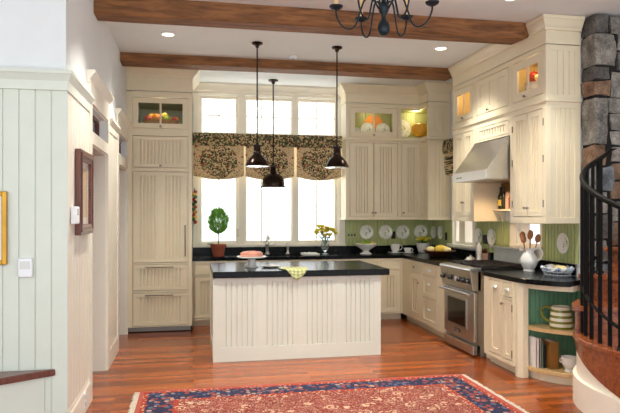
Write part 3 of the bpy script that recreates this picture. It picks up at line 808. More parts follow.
# tall refrigerator cabinet
fx = -.828
def fX(*c): return [(a-fx, b-fx, *r) for a, b, *r in c]
RF = cabinet('refrigerator_cabinet', 'tall cream beadboard cabinet by the left wall, fruit basket behind its top glass door', (fx, 7.92), 0, .815, 0, 3.08, .868,
  fX((-.752, -.063, 2.607, 3.005, 'glass', dict(stile=.062, knobs=[(-.408-fx, 2.635)])),
     (-.752, -.063, 2.107, 2.515, 'bead', dict(stile=.048, pitch=.044, knobs=[(-.408-fx, 2.135)])),
     (-.752, -.063, .893, 2.060, 'bead', dict(stile=.048, split=2, pitch=.044, bars=[(-.1-fx, 1.0, -.1-fx, 1.35)])),
     (-.752, -.063, .538, .876, 'drawer', dict(stile=.048, pitch=.044, bars=[(-.57-fx, .838, -.27-fx, .838)])),
     (-.752, -.063, .085, .515, 'drawer', dict(stile=.048, pitch=.044, bars=[(-.57-fx, .482, -.27-fx, .482)]))),
  toe=.075, liner='grey_in')
MB().box(.02, .8, .035, .05, .012, .06).build('kick_strip', 'foot', RF)
crown('cream crown moulding over the tall refrigerator cabinet', [(fx, 7.92-FT), (-.013, 7.92-FT), (-.013, 8.79)], 3.085)

# back base run
BZ0, BZ1 = 0, .882
def base_back(label, x0, x1, cells, ctop=None): return cabinet('base_cabinet', label, (x0, 8.22), 0, x1-x0, BZ0, BZ1, .56, [(a-x0, b-x0, *r) for a, b, *r in cells], toe=.09, ctop=ctop)
base_back('cream base cabinet beside the tall refrigerator cabinet, below the topiary', -.012, .62, [
  (.012, .60, .695, .85, 'flat', dict(knobs=[])), (.012, .30, .11, .675, 'bead', dict(stile=.05, pitch=.045, knobs=[(.325-.05, .6)])), (.312, .60, .11, .675, 'bead', dict(stile=.05, pitch=.045))])
base_back('cream sink base cabinet standing behind the island under the faucet', .622, 1.618, [
  (.65, 1.59, .695, .85, 'flat'), (.65, 1.11, .11, .675, 'bead'), (1.13, 1.59, .11, .675, 'bead')], ctop=.68)
base_back('cream base cabinet behind the island, under the vase of yellow flowers', 1.62, 2.598, [
  (1.64, 2.58, .695, .85, 'flat'), (1.64, 2.1, .11, .675, 'bead'), (2.12, 2.58, .11, .675, 'bead')])
base_back('cream corner base cabinet with one beadboard door, right of the island', 2.60, 2.949, [
  (2.615, 2.925, .725, .85, 'flat'), (2.615, 2.925, .11, .705, 'bead', dict(stile=.06, pitch=.05, knobs=[(.045, .655)]))])

# right base run (faces -x); local x runs from the far end towards the viewer
RX = 2.97
def base_right(name, label, ya, yb, cells, cat='cabinet'):
    return cabinet(name, label, (RX, ya), -pi/2, ya-yb, 0, BZ1, .66, [(ya-a, ya-b, *r) for a, b, *r in cells], toe=.09, cat=cat)
base_right('base_cabinet', 'cream base cabinet of drawers and a narrow door between the corner and the range', 8.195, 6.695, [
  (7.89, 7.51, .745, .86, 'flat', dict(knobs=[(8.195-7.70, .80)])), (7.89, 7.51, .115, .725, 'bead', dict(stile=.075, pitch=.07, knobs=[(8.195-7.545, .6)])),
  (7.44, 6.96, .735, .86, 'flat', dict(cups=[(8.195-7.2, .80)])), (7.44, 6.96, .455, .715, 'panel', dict(name='drawer', stile=.045, cups=[(8.195-7.2, .62)])),
  (7.44, 6.96, .115, .435, 'panel', dict(name='drawer', stile=.045, cups=[(8.195-7.2, .30)]))])
base_right('base_cabinet', 'cream base cabinet between the steel range and the rounded corner shelves', 5.735, 5.16, [
  (5.63, 5.40, .13, .865, 'panel', dict(stile=.05, cups=[(5.735-5.515, .80)])), (5.36, 5.185, .725, .865, 'flat', dict(cups=[(5.735-5.272, .80)])),
  (5.36, 5.185, .13, .705, 'panel', dict(stile=.045, knobs=[(5.735-5.345, .655)], hinges=[(5.735-5.178, .2), (5.735-5.178, .63)]))])

nb = [o for o in bpy.data.objects if o.get('label', '').startswith('cream base cabinet between the steel')][0]
MB().box(-.155, -.001, .085, .11, 0, BZ1).build('filler_panel', 'cream', nb)
# wall cabinets on the back wall
UF = 8.47
BU = cabinet('wall_cabinet', 'cream wall cabinet right of the windows with an orange plate behind its glass top', (2.18, UF), 0, .815, 1.43, 3.13, .31, [
  (2.235-2.18, 2.97-2.18, 2.64, 3.075, 'glass', dict(stile=.075, knobs=[(.42, 2.67)])),
  (2.235-2.18, 2.597-2.18, 1.475, 2.56, 'bead', dict(stile=.05, pitch=.042, knobs=[(2.575-2.18, 1.535)])),
  (2.603-2.18, 2.97-2.18, 1.475, 2.56, 'bead', dict(stile=.05, pitch=.042, knobs=[(2.625-2.18, 1.535)]))])
CU = cabinet('wall_cabinet', 'narrow cream wall cabinet in the back corner, pumpkin on its open top shelf', (2.996, UF), 0, .334, 1.43, 3.13, .31, [
  (.03, .350, 2.645, 3.08, 'open', dict(skip='r')), (.03, .325, 1.475, 2.56, 'bead', dict(stile=.05, pitch=.042, knobs=[(.058, 1.535)]))])
RCU = cabinet('wall_cabinet', 'cream cabinet on the side wall whose beaded end faces the room beside the pumpkin shelf', (3.332, 8.788), -pi/2, .652, 1.43, 3.13, .312, [
  (.01, .625, 2.645, 3.08, 'open'), (.372, .632, 1.475, 2.56, 'bead', dict(stile=.045, pitch=.04))])
end_panel(RCU, .652, .312, 1.43, 2.57, 1.43, st=.06); end_panel(RCU, .652, .312, 2.63, 3.13, 1.43, st=.06)
crown('cream crown moulding over the wall cabinets in the back corner', [(2.18, 8.79), (2.18, UF-FT), (3.332-FT, UF-FT), (3.332-FT, UF-.024-.328), (3.645, UF-.024-.328)])
for root, path in ((BU, [(2.18, 8.79), (2.18, UF-FT), (2.995, UF-FT)]), (CU, [(2.996, UF-FT), (3.309, UF-FT)]), (RCU, [(3.332-FT, UF-.03), (3.332-FT, UF-.024-.328), (3.645, UF-.024-.328)])):
    off = root.location
    mb = MB().sweep(path, [(0, 2.585), (.02, 2.59), (.022, 2.612), (0, 2.62)])
    mb.xf(root.matrix_basis.inverted()); mb.build('string_course', 'cream', root)
    mb = MB().sweep(path, [(0, 1.43), (.012, 1.43), (.012, 1.455), (0, 1.46)]); mb.xf(root.matrix_basis.inverted()); mb.build('light_rail', 'cream', root)

# wall cabinets on the right wall
UX = 3.30
def wall_right(name, label, ya, yb, z0, z1, cells, D=.345, cat='cabinet'):
    return cabinet(name, label, (UX, ya), -pi/2, ya-yb, z0, z1, D, [(ya-a, ya-b, *r) for a, b, *r in cells], cat=cat, liner='warm_in')
FU = wall_right('wall_cabinet', 'cream wall cabinet on the far side of the range hood with lit glass top doors', 7.21, 6.63, 1.43, 3.13, [
  (7.16, 6.66, 2.67, 3.08, 'glass', dict(stile=.07, knobs=[(.30, 2.70)])),
  (7.16, 6.913, 1.49, 2.52, 'bead', dict(stile=.05, pitch=.05, knobs=[(7.21-6.93, 1.66)])), (6.907, 6.66, 1.49, 2.52, 'bead', dict(stile=.05, pitch=.05, knobs=[(7.21-6.89, 1.66)]))])
HU = wall_right('hood_cabinet', 'cream cabinet with triple beaded doors mounted above the range hood', 6.628, 5.80, 2.352, 3.13, [
  (6.56, 5.83, 2.67, 3.08, 'bead', dict(stile=.07, split=3, pitch=.3, knobs=[(.36, 2.70)])),
  (6.56, 5.83, 2.37, 2.52, 'bead', dict(name='slatted_panel', stile=.055, rail=.03, pitch=.06))])
NU = wall_right('wall_cabinet', 'cream wall cabinet nearest the stone chimney with orange gourds behind its glass top', 5.798, 5.165, 1.43, 3.13, [
  (5.745, 5.195, 2.67, 3.08, 'glass', dict(stile=.08, knobs=[(.30, 2.70)])),
  (5.745, 5.473, 1.49, 2.535, 'bead', dict(stile=.055, pitch=.055, knobs=[(5.798-5.495, 1.58)], hinges=[(.046, 2.4), (.046, 2.05), (.046, 1.62)])),
  (5.467, 5.195, 1.49, 2.535, 'bead', dict(stile=.055, pitch=.055, knobs=[(5.798-5.445, 1.58)], hinges=[(.61, 2.4), (.61, 2.05), (.61, 1.62)]))])
end_panel(NU, .633, .345, 1.43, 2.585, 1.43, st=.06, pitch=.045); end_panel(NU, .633, .345, 2.605, 3.13, 1.43, st=.06, pitch=.06)
end_panel(FU, -.018-.58, .345, 1.43, 1.44, 1.43) if False else None
crown('cream crown moulding running over the range-side wall cabinets', [(UX-FT, 7.21), (UX-FT, 5.147), (3.645, 5.147)], k=.6)
for root, path in ((FU, [(UX-FT, 7.205), (UX-FT, 6.632)]), (HU, [(UX-FT, 6.626), (UX-FT, 5.802)]), (NU, [(UX-FT, 5.796), (UX-FT, 5.147), (3.645, 5.147)])):
    mb = MB().sweep(path, [(0, 2.585), (.02, 2.59), (.022, 2.61), (0, 2.618)])
    mb.xf(root.matrix_basis.inverted()); mb.build('string_course', 'cream', root)
# ------------------------------------------------------------------ worktops
def slab(mb, pts, z0, z1): return mb.prism(pts, z0, z1)
CZ0, CZ1 = .884, .93
mb = MB(); SX0, SX1, SY0, SY1 = 1.0, 1.52, 8.30, 8.62
# back run with the sink hole, then the corner down to the range
for p in ([(-.008, 8.185), (SX0, 8.185), (SX0, 8.795), (-.008, 8.795)], [(SX1, 8.185), (2.94, 8.185), (2.94, 8.795), (SX1, 8.795)],
          [(SX0, 8.185), (SX1, 8.185), (SX1, SY0), (SX0, SY0)], [(SX0, SY1), (SX1, SY1), (SX1, 8.795), (SX0, 8.795)],
          [(2.94, 6.70), (3.645, 6.70), (3.645, 8.795), (2.94, 8.795)]): slab(mb, p, CZ0, CZ1)
w = mb.build('worktop', 'soap'); tag(w, 'black stone worktop running under the windows and round the corner to the range', 'countertop')
MB().box(.0, 3.645, 8.762, 8.784, CZ1, 1.034).box(3.61, 3.632, 7.3, 8.762, CZ1, 1.034).build('upstand', 'soap', w)
bs = MB(); bs.box(SX0-.015, SX0, SY0-.015, SY1+.015, .70, CZ0); bs.box(SX1, SX1+.015, SY0-.015, SY1+.015, .70, CZ0)
bs.box(SX0, SX1, SY0-.015, SY0, .70, CZ0); bs.box(SX0, SX1, SY1, SY1+.015, .70, CZ0); bs.box(SX0-.015, SX1+.015, SY0-.015, SY1+.015, .685, .70)
bs.build('sink_bowl', 'soap', w)
# near piece with the rounded end
EC = (3.645, 5.17); ER = (.70, .60)
def arc(rx, ry, a0, a1, n, c=EC): return [(c[0]+rx*cos(a0+(a1-a0)*i/n), c[1]+ry*sin(a0+(a1-a0)*i/n)) for i in range(n+1)]
pts = [(3.645, 5.885), (3.025, 5.885), (3.025, 5.745), (2.945, 5.745)] + arc(.70, .62, pi, pi+pi/2*.985, 16)
pts = [p for p in pts]
def clip(ps, R=1.065, c=(3.92, 3.88)):
    out = []
    for x, y in ps:
        d = hypot(x-c[0], y-c[1])
        if d < R: x, y = c[0]+(x-c[0])*R/d, c[1]+(y-c[1])*R/d
        out.append((min(x, 3.645), y))
    return out
w2 = MB().prism(clip(pts), CZ0, CZ1).build('worktop', 'soap', bevel=.005); tag(w2, 'black stone worktop with a rounded end between the range and the staircase', 'countertop')
MB().box(3.61, 3.632, 5.2, 5.88, CZ1, 1.034).build('upstand', 'soap', w2)

# rounded corner shelf unit
cs = thing('corner_shelf', 'rounded open corner shelf unit in cream with a green lining, beside the staircase', 'shelf unit', (3.3, 4.9, 0))
off = cs.location
def quarter(rx, ry, n=18): return [(3.640, 5.155)] + arc(rx, ry, pi, pi*1.5, n, (3.640, 5.155))
for z0, z1 in ((.075, .112), (.45, .485)):
    MB().prism(clip(quarter(.60, .53)), z0, z1).build('shelf', 'pale_wood', cs, off=off, bevel=.004)
# curved apron under the worktop
def curve_band(rx, ry, t, z0, z1, a0=pi, a1=pi*1.5, n=18):
    o = arc(rx, ry, a0, a1, n, (3.640, 5.155)); i = arc(rx-t, ry-t, a0, a1, n, (3.640, 5.155))
    return MB().prism(clip(o)+clip(i, 1.09)[::-1], z0, z1)
curve_band(.61, .54, .03, .835, .883).build('apron', 'cream', cs, off=off)
curve_band(.55, .48, .02, 0, .075).build('plinth', 'cream', cs, off=off)
mb = MB(); mb.bead(3.06, 3.638, .112, .88, 5.132, pitch=.05, gw=.01, gd=.007, thick=.004); mb.build('back_lining', 'green_in', cs, off=off)
mb = MB().box(3.626, 3.640, 4.97, 5.13, .112, .88); mb.build('side_lining', 'green_in', cs, off=off)
# post at the front corner
mb = MB().prism([(2.966, 5.157), (2.966, 5.115), (3.0, 5.075), (3.055, 5.075), (3.055, 5.157)], 0, .883); mb.build('post', 'cream', cs, off=off, bevel=.004)

# island
isl = thing('kitchen_island', 'cream beadboard kitchen island with a black stone top in the middle of the floor', 'island', (1.09, 6.75, 0))
off = isl.location
ix0, ix1, iy0, iy1 = .222, 1.968, 6.235, 7.26
MB().box(ix0, ix1, iy0, iy1, 0, .862).build('body', 'island', isl, off=off)
mb = MB(); a = .022
mb.box(ix0-a, ix1+a, iy0-a, iy0, 0, .145); mb.box(ix0-a, ix1+a, iy0-a, iy0, .82, .862)
st = [(ix0-a, ix0+.055), (.655, .705), (1.075, 1.125), (1.5, 1.55), (ix1-.055, ix1+a)]
for p, q in st: mb.box(p, q, iy0-a, iy0, .145, .82)
mb.build('face_frame', 'island', isl, off=off)
for (p, q), (r, s) in zip(st, st[1:]):
    MB().bead(q, r, .145, .82, iy0-a+.006, pitch=.055, gw=.019, gd=.014, thick=.001).build('beadboard_panel', 'island', isl, off=off)
mb = MB(); mb.frame(iy0, iy1, 0, .862, -(ix0-.0005), -(ix0-a), .06, .05, .145) if False else None
for sgn, X in ((-1, ix0), (1, ix1)):
    mb = MB(); mb.frame(iy0, iy1, 0, .862, 0, .02, .06, .05, .145); mb.bead(iy0+.06, iy1-.06, .145, .812, .006, pitch=.06, gw=.012, gd=.008, thick=.003)
    mb.xf(Matrix.Scale(-1, 4, (0, 1, 0)) if sgn > 0 else Matrix.Identity(4))
    # local (along, depth, z) -> world
    for v in mb.bm.verts:
        u, d, z = v.co; dd = d if sgn < 0 else -d
        v.co = (X - (.0205-dd) if sgn < 0 else X + (.0205-dd), u, z)
    mb.build('side_panel', 'island', isl, off=off)
tp = MB().prism([(.198, 6.165), (2.075, 6.165), (2.075, 7.34), (.198, 7.34)], .864, .93).build('worktop', 'soap', isl, off=off, bevel=.006)

# ------------------------------------------------------------------ range and hood
rg = thing('kitchen_range', 'stainless steel range with black grates and five dark knobs', 'range', (3.28, 6.295, 0), -pi/2)
# local: x from far (-.39) to near (+.39); y depth 0 (x=2.97) .. ; build in world then move to local
inv = Matrix.Translation((3.28, 6.295, 0)) @ Matrix.Rotation(-pi/2, 4, 'Z'); inv = inv.inverted()
def rp(mb, name, m, parent=None, **k): mb.xf(inv); return mb.build(name, m, parent or rg, **k)
ya, yb = 5.90, 6.69
rp(MB().box(2.965, 3.60, ya, yb, .12, .905).box(3.0, 3.58, ya+.02, yb-.02, .0, .12), 'body', 'steel_mid')
pr = [(2.905, .70), (2.875, .905), (2.868, .918), (2.874, .935), (2.90, .942), (3.0, .942), (3.0, .70)]
rp(MB().prism([(x, z) for x, z in pr], ya, yb, axis='y'), 'control_panel', 'steel', bevel=.003)
cp = [o for o in rg.children if o.name.startswith('control_panel')][0]
for yy in (6.61, 6.40, 6.17, 6.07, 5.965):
    mb = MB().lathe([(.030, 0), (.030, .008), (.022, .012), (.020, .036), (.016, .04), (0, .041)], (0, 0, 0), 14, axis='x')
    mb.xf(Matrix.Translation((2.887, yy, .80)) @ Matrix.Rotation(pi-.14, 4, 'Y')); rp(mb, 'knob', 'black', cp, smooth=True)
mb = MB().lathe([(.026, 0), (.026, .008), (0, .009)], (0, 0, 0), 14, axis='x'); mb.xf(Matrix.Translation((2.888, 6.285, .80)) @ Matrix.Rotation(pi-.14, 4, 'Y')); rp(mb, 'gauge', 'white_plas', cp, smooth=True)
dr = rp(MB().box(2.925, 2.964, ya+.01, yb-.01, .155, .685), 'oven_door', 'steel', bevel=.005)
rp(MB().frame(-6.585, -6.085, .262, .585, 2.916, 2.926, .018).xf(Matrix.Rotation(-pi/2, 4, 'Z')), 'window_frame', 'steel_mid', dr)
rp(MB().box(2.920, 2.924, 6.105, 6.565, .28, .567), 'window', 'oven_glass', dr)
mb = MB().tube([(2.868, ya+.02, .662), (2.868, yb-.02, .662)], .017, 12)
for yy in (ya+.06, yb-.06): mb.tube([(2.868, yy, .662), (2.926, yy, .662)], .010, 8)
rp(mb, 'handle', 'steel', dr, smooth=True)
bd = rp(MB().box(2.921, 2.924, 6.24, 6.39, .195, .235), 'nameplate', 'black', dr)
mb = MB()
for k in range(6):
    y0 = 6.375-k*.022
    mb.box(2.9195, 2.9208, y0-.010, y0-.013, .206, .226) if k % 2 else mb.box(2.9195, 2.9208, y0-.014, y0-.002, .206, .209)
    if k % 3 == 0: mb.box(2.9195, 2.9208, y0-.002, y0-.006, .206, .226)
rp(mb, 'lettering', 'white_plas', bd)
rp(MB().box(2.912, 2.962, ya+.01, yb-.03, .018, .118), 'kick_plate', 'steel', bevel=.006)
rp(MB().box(3.002, 3.56, ya+.02, yb-.02, .906, .936), 'cooktop', 'black')
for gy in (6.03, 6.295, 6.56):
    mb = MB()
    for xx in (3.03, 3.12, 3.21, 3.30, 3.39, 3.48, 3.54): mb.box(xx-.008, xx+.008, gy-.12, gy+.12, .952, .968)
    for yy in (gy-.118, gy-.04, gy+.04, gy+.118): mb.box(3.02, 3.55, yy-.008, yy+.008, .950, .966)
    for xx in (3.03, 3.54):
        for yy in (gy-.11, gy+.11): mb.box(xx-.009, xx+.009, yy-.009, yy+.009, .937, .952)
    rp(mb, 'grate', 'cast')
for gy in (6.03, 6.295, 6.56):
    for xx in (3.15, 3.42): rp(MB().lathe([(.05, .937), (.05, .945), (.03, .947), (.03, .952), (0, .953)], (xx, gy, 0), 14), 'burner', 'cast', smooth=True)
bg = rp(MB().box(3.565, 3.60, ya, yb, .9, 1.12), 'backguard', 'enamel', bevel=.004)
rp(MB().box(3.50, 3.605, ya, yb, 1.12, 1.14), 'backguard_shelf', 'steel', bevel=.004)

hd = thing('range_hood', 'stainless steel sloping range hood above the range', 'range hood', (3.28, 6.22, 1.885), -pi/2)
hinv = (Matrix.Translation((3.28, 6.22, 1.885)) @ Matrix.Rotation(-pi/2, 4, 'Z')).inverted()
ha, hb = 5.825, 6.625
sec = [(3.02, 1.895), (3.02, 1.985), (3.285, 2.345), (3.64, 2.345), (3.64, 1.895)]
hb_ = 6.60
mb = MB()
# front strip runs the full width, body above it
mb.prism(sec, ha, hb, axis='y'); mb.xf(hinv); mb.build('canopy', 'steel', hd)
mb = MB().box(3.008, 3.02, ha-.004, hb+.004, 1.888, 1.99); mb.xf(hinv); mb.build('front_band', 'chrome', hd, bevel=.004)
mb = MB().box(3.04, 3.6, ha+.02, hb-.02, 1.886, 1.894); mb.xf(hinv); mb.build('filter', 'steel_mid', hd)
for yy in (6.5, 6.45, 6.4):
    mb = MB().lathe([(.008, 0), (.008, .008), (0, .009)], (0, 0, 0), 8, axis='x'); mb.xf(Matrix.Translation((3.009, yy, 1.93)) @ Matrix.Rotation(pi, 4, 'Y')); mb.xf(hinv); mb.build('button', 'black', hd)

# shelf of bottles behind the range
ss = thing('spice_shelf', 'small cream bracketed shelf on the wall under the range hood', 'shelf', (3.57, 6.2, 1.54))
MB().box(3.52, 3.646, 5.80, 6.625, 1.555, 1.575).build('board', 'cream', ss, off=ss.location)
for yy in (5.84, 6.56):
    MB().prism([(3.646, 1.43), (3.646, 1.555), (3.53, 1.555), (3.55, 1.53), (3.60, 1.49), (3.62, 1.43)], yy, yy+.03, axis='y').build('bracket', 'cream', ss, off=ss.location)
MB().box(3.63, 3.646, 5.80, 6.625, 1.576, 1.885).build('back_panel', 'book_brown', ss, off=ss.location, label='brown back panel')
def bottle(x, y, z, h, r, m, label, stop='black', name='bottle', lab=None):
    b = thing(name, label, 'bottle', (x, y, z), 0, None)
    MB().lathe([(r*.9, 0), (r, .01), (r, h*.55), (r*.35, h*.75), (r*.3, h*.93), (r*.36, h*.94), (r*.36, h*.97), (0, h*.97)], (0, 0, 0), 14).build('glass_body', m, b, smooth=True)
    MB().lathe([(r*.32, h*.97), (r*.34, h), (0, h)], (0, 0, 0), 10).build('stopper', stop, b)
    if lab: MB().lathe([(r*1.02, h*.15), (r*1.02, h*.42)], (0, 0, 0), 14).build('paper_label', lab, b, smooth=True)
    return b
bottle(3.575, 6.54, 1.577, .26, .032, 'olive_glass', 'dark bottle with a yellow label, furthest in on the shelf behind the range', lab='yellow_fr')
bottle(3.575, 6.465, 1.577, .27, .030, 'olive_glass', 'plain dark bottle on the shelf behind the range, between labelled bottle and board')
bottle(3.575, 6.30, 1.577, .22, .032, 'frame_wood', 'reddish brown bottle on the shelf behind the range, past the pale board')
ub = MB().prism([(6.345, 1.577), (6.425, 1.577), (6.425, 1.76), (6.405, 1.78), (6.365, 1.78), (6.345, 1.76)], 3.57, 3.585, axis='x'); o = ub.build('cutting_board', 'pink_clay', bevel=.004)
tag(o, 'small pale pinkish board upright on the shelf behind the range', 'board')
mb = MB().lathe([(.028, 0), (.032, .02), (.03, .05), (.018, .06), (.018, .065), (0, .066)], (3.56, 6.22, 1.577), 14); o = mb.build('spice_jar', 'white_cer', smooth=True); tag(o, 'small white jar on the shelf behind the range', 'jar')
# ------------------------------------------------------------------ curved staircase
SCX, SCY, SR = 3.92, 3.88, 1.0
stx = thing('curved_staircase', 'curved wooden staircase with a black iron railing in front of the stone chimney', 'staircase', (SCX, SCY, 0))
so = stx.location
def pol(r, deg): return (SCX+r*cos(radians(deg)), SCY+r*sin(radians(deg)))
def sector(r0, r1, a0, a1, n): return [pol(r1, a0+(a1-a0)*i/n) for i in range(n+1)] + [pol(r0, a1-(a1-a0)*i/n) for i in range(n+1)]
steps = [(196, 150, .56), (150, 124, .78), (124, 100, 1.0), (100, 76, 1.22), (76, 52, 1.44), (222, 196, .34), (245, 222, .12)]
for a0, a1, z in steps:
    MB().prism(sector(.25, SR+.025, a1, a0+3, 14), z-.042, z).build('tread', 'stair_wood', stx, off=so, bevel=.008, smooth=False)
    MB().prism(sector(.25, SR-.015, a0-1.2, a0, 2), z-.262, z-.042).build('riser', 'stair_wood', stx, off=so)
# wall under the stair: cream, with a base board, and a wooden curved stringer
def cyl_strip(r0, r1, a0, a1, n, zf):
    mb = MB(); rows = []
    for i in range(n+1):
        a = a0+(a1-a0)*i/n; lo, hi = zf(a)
        p, q = pol(r1, a), pol(r0, a)
        rows.append([mb.bm.verts.new((p[0], p[1], lo)), mb.bm.verts.new((p[0], p[1], hi)), mb.bm.verts.new((q[0], q[1], hi)), mb.bm.verts.new((q[0], q[1], lo))])
    for a, b in zip(rows, rows[1:]):
        for j in range(4): mb._f([a[j], a[(j+1) % 4], b[(j+1) % 4], b[j]])
    mb._f(rows[0]); mb._f(rows[-1]); return mb
def tread_z(a):
    for a0, a1, z in steps:
        if a1 <= a <= a0: return z
    return 1.44
def slope_lo(a): return .47 + (147-a)*.0056
def strip_hi(a): return tread_z(a)-.043
cyl_strip(SR-.10, SR-.012, 100, 244, 72, lambda a: (0, max(.02, min(tread_z(a)-.05, slope_lo(a)+.02)))).build('under_wall', 'trim_cream', stx, off=so, smooth=True)
mbs = MB()
segs = [(196.0, 150.0), (150, 124), (124, 100), (222, 196)]
for a0, a1 in segs:
    z = tread_z((a0+a1)/2)
    m2 = cyl_strip(SR-.06, SR, a1, a0, 16, lambda a, z=z: (max(.0, slope_lo(a)), z-.043))
    m2.build('stringer', 'stair_wood', stx, off=so, smooth=True)
cyl_strip(SR-.06, SR+.016, 112, 244, 60, lambda a: (0, min(.225, max(.02, slope_lo(a)-.02)))).build('base_board', 'trim_cream', stx, off=so, smooth=True)
RRr = SR-.055
def rail_z(a): return 1.555+(190-a)*.0059
hp = [(*pol(RRr, a), rail_z(a)) for a in range(232, 111, -4)]
# pointed curl at the top end
hp += [(*pol(RRr-.005, 108.5), rail_z(108.5)+.012), (*pol(RRr-.015, 105), rail_z(105)+.035), (*pol(RRr-.03, 101), rail_z(101)+.03)]
rad = [.021]*(len(hp)-3)+[.018, .013, .004]
MB().tube(hp, rad, 10).build('handrail', 'black_iron', stx, smooth=True, off=so)
def brail_z(a): return .70+(188-a)*.0061
MB().tube([(*pol(RRr, a), brail_z(a)) for a in range(232, 109, -4)], .013, 8).build('lower_rail', 'black_iron', stx, smooth=True, off=so)
for a in (120, 128, 136, 143, 150, 158, 166, 174, 181, 205, 214, 223):
    p = pol(RRr, a); r = .0155
    MB().tube([(*p, tread_z(a)+.0), (*p, rail_z(a))], r, 8).build('baluster', 'black_iron', stx, smooth=True, off=so)
for a in (113, 188):
    p = pol(RRr, a)
    MB().tube([(*p, tread_z(a)), (*p, rail_z(a))], .027, 10).lathe([(.04, 0), (.035, .012), (.02, .02)], (*p, tread_z(a)), 12).build('newel_post', 'black_iron', stx, smooth=True, off=so)

# ------------------------------------------------------------------ pendants, chandelier, recessed lamps
def pendant(label, x, y, zr, d, s=1.0, style=0):
    """dome pendant: ceiling canopy, rod, neck, shade with white liner, bulb; zr = rim height"""
    p = thing('pendant_lamp', label, 'pendant lamp', (x, y, zr), 0, None)
    h = ZC-zr-.001
    r = d/2
    MB().lathe([(.06*s, h), (.062*s, h-.012), (.05*s, h-.02), (.025*s, h-.03), (.016*s, h-.055), (0, h-.056)], (0, 0, 0), 20).build('canopy', 'bronze', p, smooth=True)
    H = r*(1.2 if style else 1.05)
    top = H+.12*s
    MB().tube([(0, 0, top-.01), (0, 0, h-.04)], .008*s, 8).build('rod', 'bronze', p, smooth=True)
    prof = [(r, 0), (r*.995, .012*s), (r*.95, r*.2), (r*.82, r*.48), (r*.62, r*.74), (r*.42, r*.93), (r*.33, H)]
    if style: prof = [(r*1.08, -.004), (r*1.08, .012), (r*.95, .02), (r*.95, r*.35), (r*.90, r*.65), (r*.76, r*.92), (r*.52, r*1.1), (r*.3, r*1.18), (r*.26, H)]
    inn = [(q*.97, max(.004, z-.006)) for q, z in prof[::-1]]
    MB().lathe(prof+[(prof[-1][0]*.2, H+.003)], (0, 0, 0), 32).build('shade', 'bronze', p, smooth=True)
    MB().lathe(inn, (0, 0, 0), 32).build('liner', 'white_cer', p, smooth=True) if not style else None
    k = r*.33 if not style else r*.26
    MB().lathe([(k, H-.004), (k*1.05, H+.02*s), (k*.9, H+.028*s), (k*.9, H+.075*s), (k*1.08, H+.08*s), (k*1.08, H+.095*s), (k*.5, H+.105*s), (.012*s, top), (0, top)], (0, 0, 0), 20).build('socket_cap', 'bronze', p, smooth=True)
    if style:
        for q in (0, 1):
            a = q*pi+.15
            MB().tube([(cos(a)*r*1.08, sin(a)*r*1.08, .004), (cos(a)*r*1.2, sin(a)*r*1.2, .004)], .007, 6).build('rim_lug', 'bronze', p)
    b = MB().ball((0, 0, r*.35), .032, n=12, m=8, sz=1.2).build('bulb', 'bulb', p, smooth=True)
    l = bpy.data.lights.new('pendant_light', 'POINT'); l.energy = 14; l.color = (1, .82, .62); l.shadow_soft_size = .03
    lo = bpy.data.objects.new('pendant_light', l); COL.objects.link(lo); lo.location = (x, y, zr+.03)
    return p
pendant('bronze dome pendant lamp over the middle of the island', .690, 6.56, 2.040, .262)
pendant('bronze dome pendant hanging over the right end of the island', 1.588, 6.56, 2.040, .268)
pendant('bronze pendant lamp with a flared rim hanging lowest, over the sink', 1.105, 8.36, 1.888, .335, 1.15, 1)

ch = thing('chandelier', 'blue-black iron chandelier with six curved candle arms hanging in front', 'chandelier', (1.247, 3.83, 2.71))
co_ = (0, 0, 0)
Z0 = 2.71
prof = [(0, 0), (.02, .003), (.036, .02), (.042, .05), (.036, .082), (.022, .102), (.016, .115), (.016, .14), (.024, .15), (.033, .165), (.033, .2), (.02, .215), (.014, .24), (.03, .27), (.034, .29), (.02, .33), (.012, .40), (.012, .52), (.03, .54), (.012, .56), (0, .56)]
MB().lathe(prof, co_, 20).build('hub', 'dark_iron', ch, smooth=True)
MB().tube([(0, 0, .55), (0, 0, ZC-Z0-.02)], .008, 8).lathe([(.06, ZC-Z0-.001), (.06, ZC-Z0-.012), (.02, ZC-Z0-.04), (0, ZC-Z0-.04)], co_, 18).build('hanging_rod', 'dark_iron', ch, smooth=True)
def smooth_path(ps, k=6):
    out = []; P = [Vector(p) for p in ps]
    for i in range(len(P)-1):
        p0, p1, p2, p3 = P[max(0, i-1)], P[i], P[i+1], P[min(len(P)-1, i+2)]
        for j in range(k):
            t = j/k
            out.append(.5*((2*p1)+(-p0+p2)*t+(2*p0-5*p1+4*p2-p3)*t*t+(-p0+3*p1-3*p2+p3)*t**3))
    out.append(P[-1]); return out
view = math.atan2(3.83, 1.247)
for k in range(6):
    a = view + pi/2 + k*pi/3
    c, s_ = cos(a), sin(a)
    rz = [(.03, .18), (.075, .25), (.125, .245), (.155, .17), (.19, .075), (.235, .055), (.285, .085), (.315, .15), (.318, .19)]
    arm = MB().tube(smooth_path([(r*c, r*s_, z) for r, z in rz]), .0065, 7).build('arm', 'dark_iron', ch, smooth=True)
    sc = MB().tube(smooth_path([(r*c, r*s_, z) for r, z in ((.03, .27), (.07, .33), (.115, .34), (.14, .30), (.12, .27), (.10, .285))]), .005, 6).build('scroll', 'dark_iron', ch, smooth=True)
    px, py = .318*c, .318*s_
    MB().lathe([(0, .185), (.02, .187), (.042, .20), (.047, .212), (.044, .212), (.02, .20), (.018, .222), (0, .222)], (px, py, 0), 16).build('drip_pan', 'dark_iron', arm, smooth=True)
    MB().lathe([(.0135, .205), (.0135, .36), (.006, .362), (0, .362)], (px, py, 0), 12).build('candle_sleeve', 'candle', arm, smooth=True)
    MB().lathe([(.004, .362), (.014, .385), (.013, .40), (.004, .435), (0, .44)], (px, py, 0), 10).build('candle_bulb', 'bulb', arm, smooth=True)

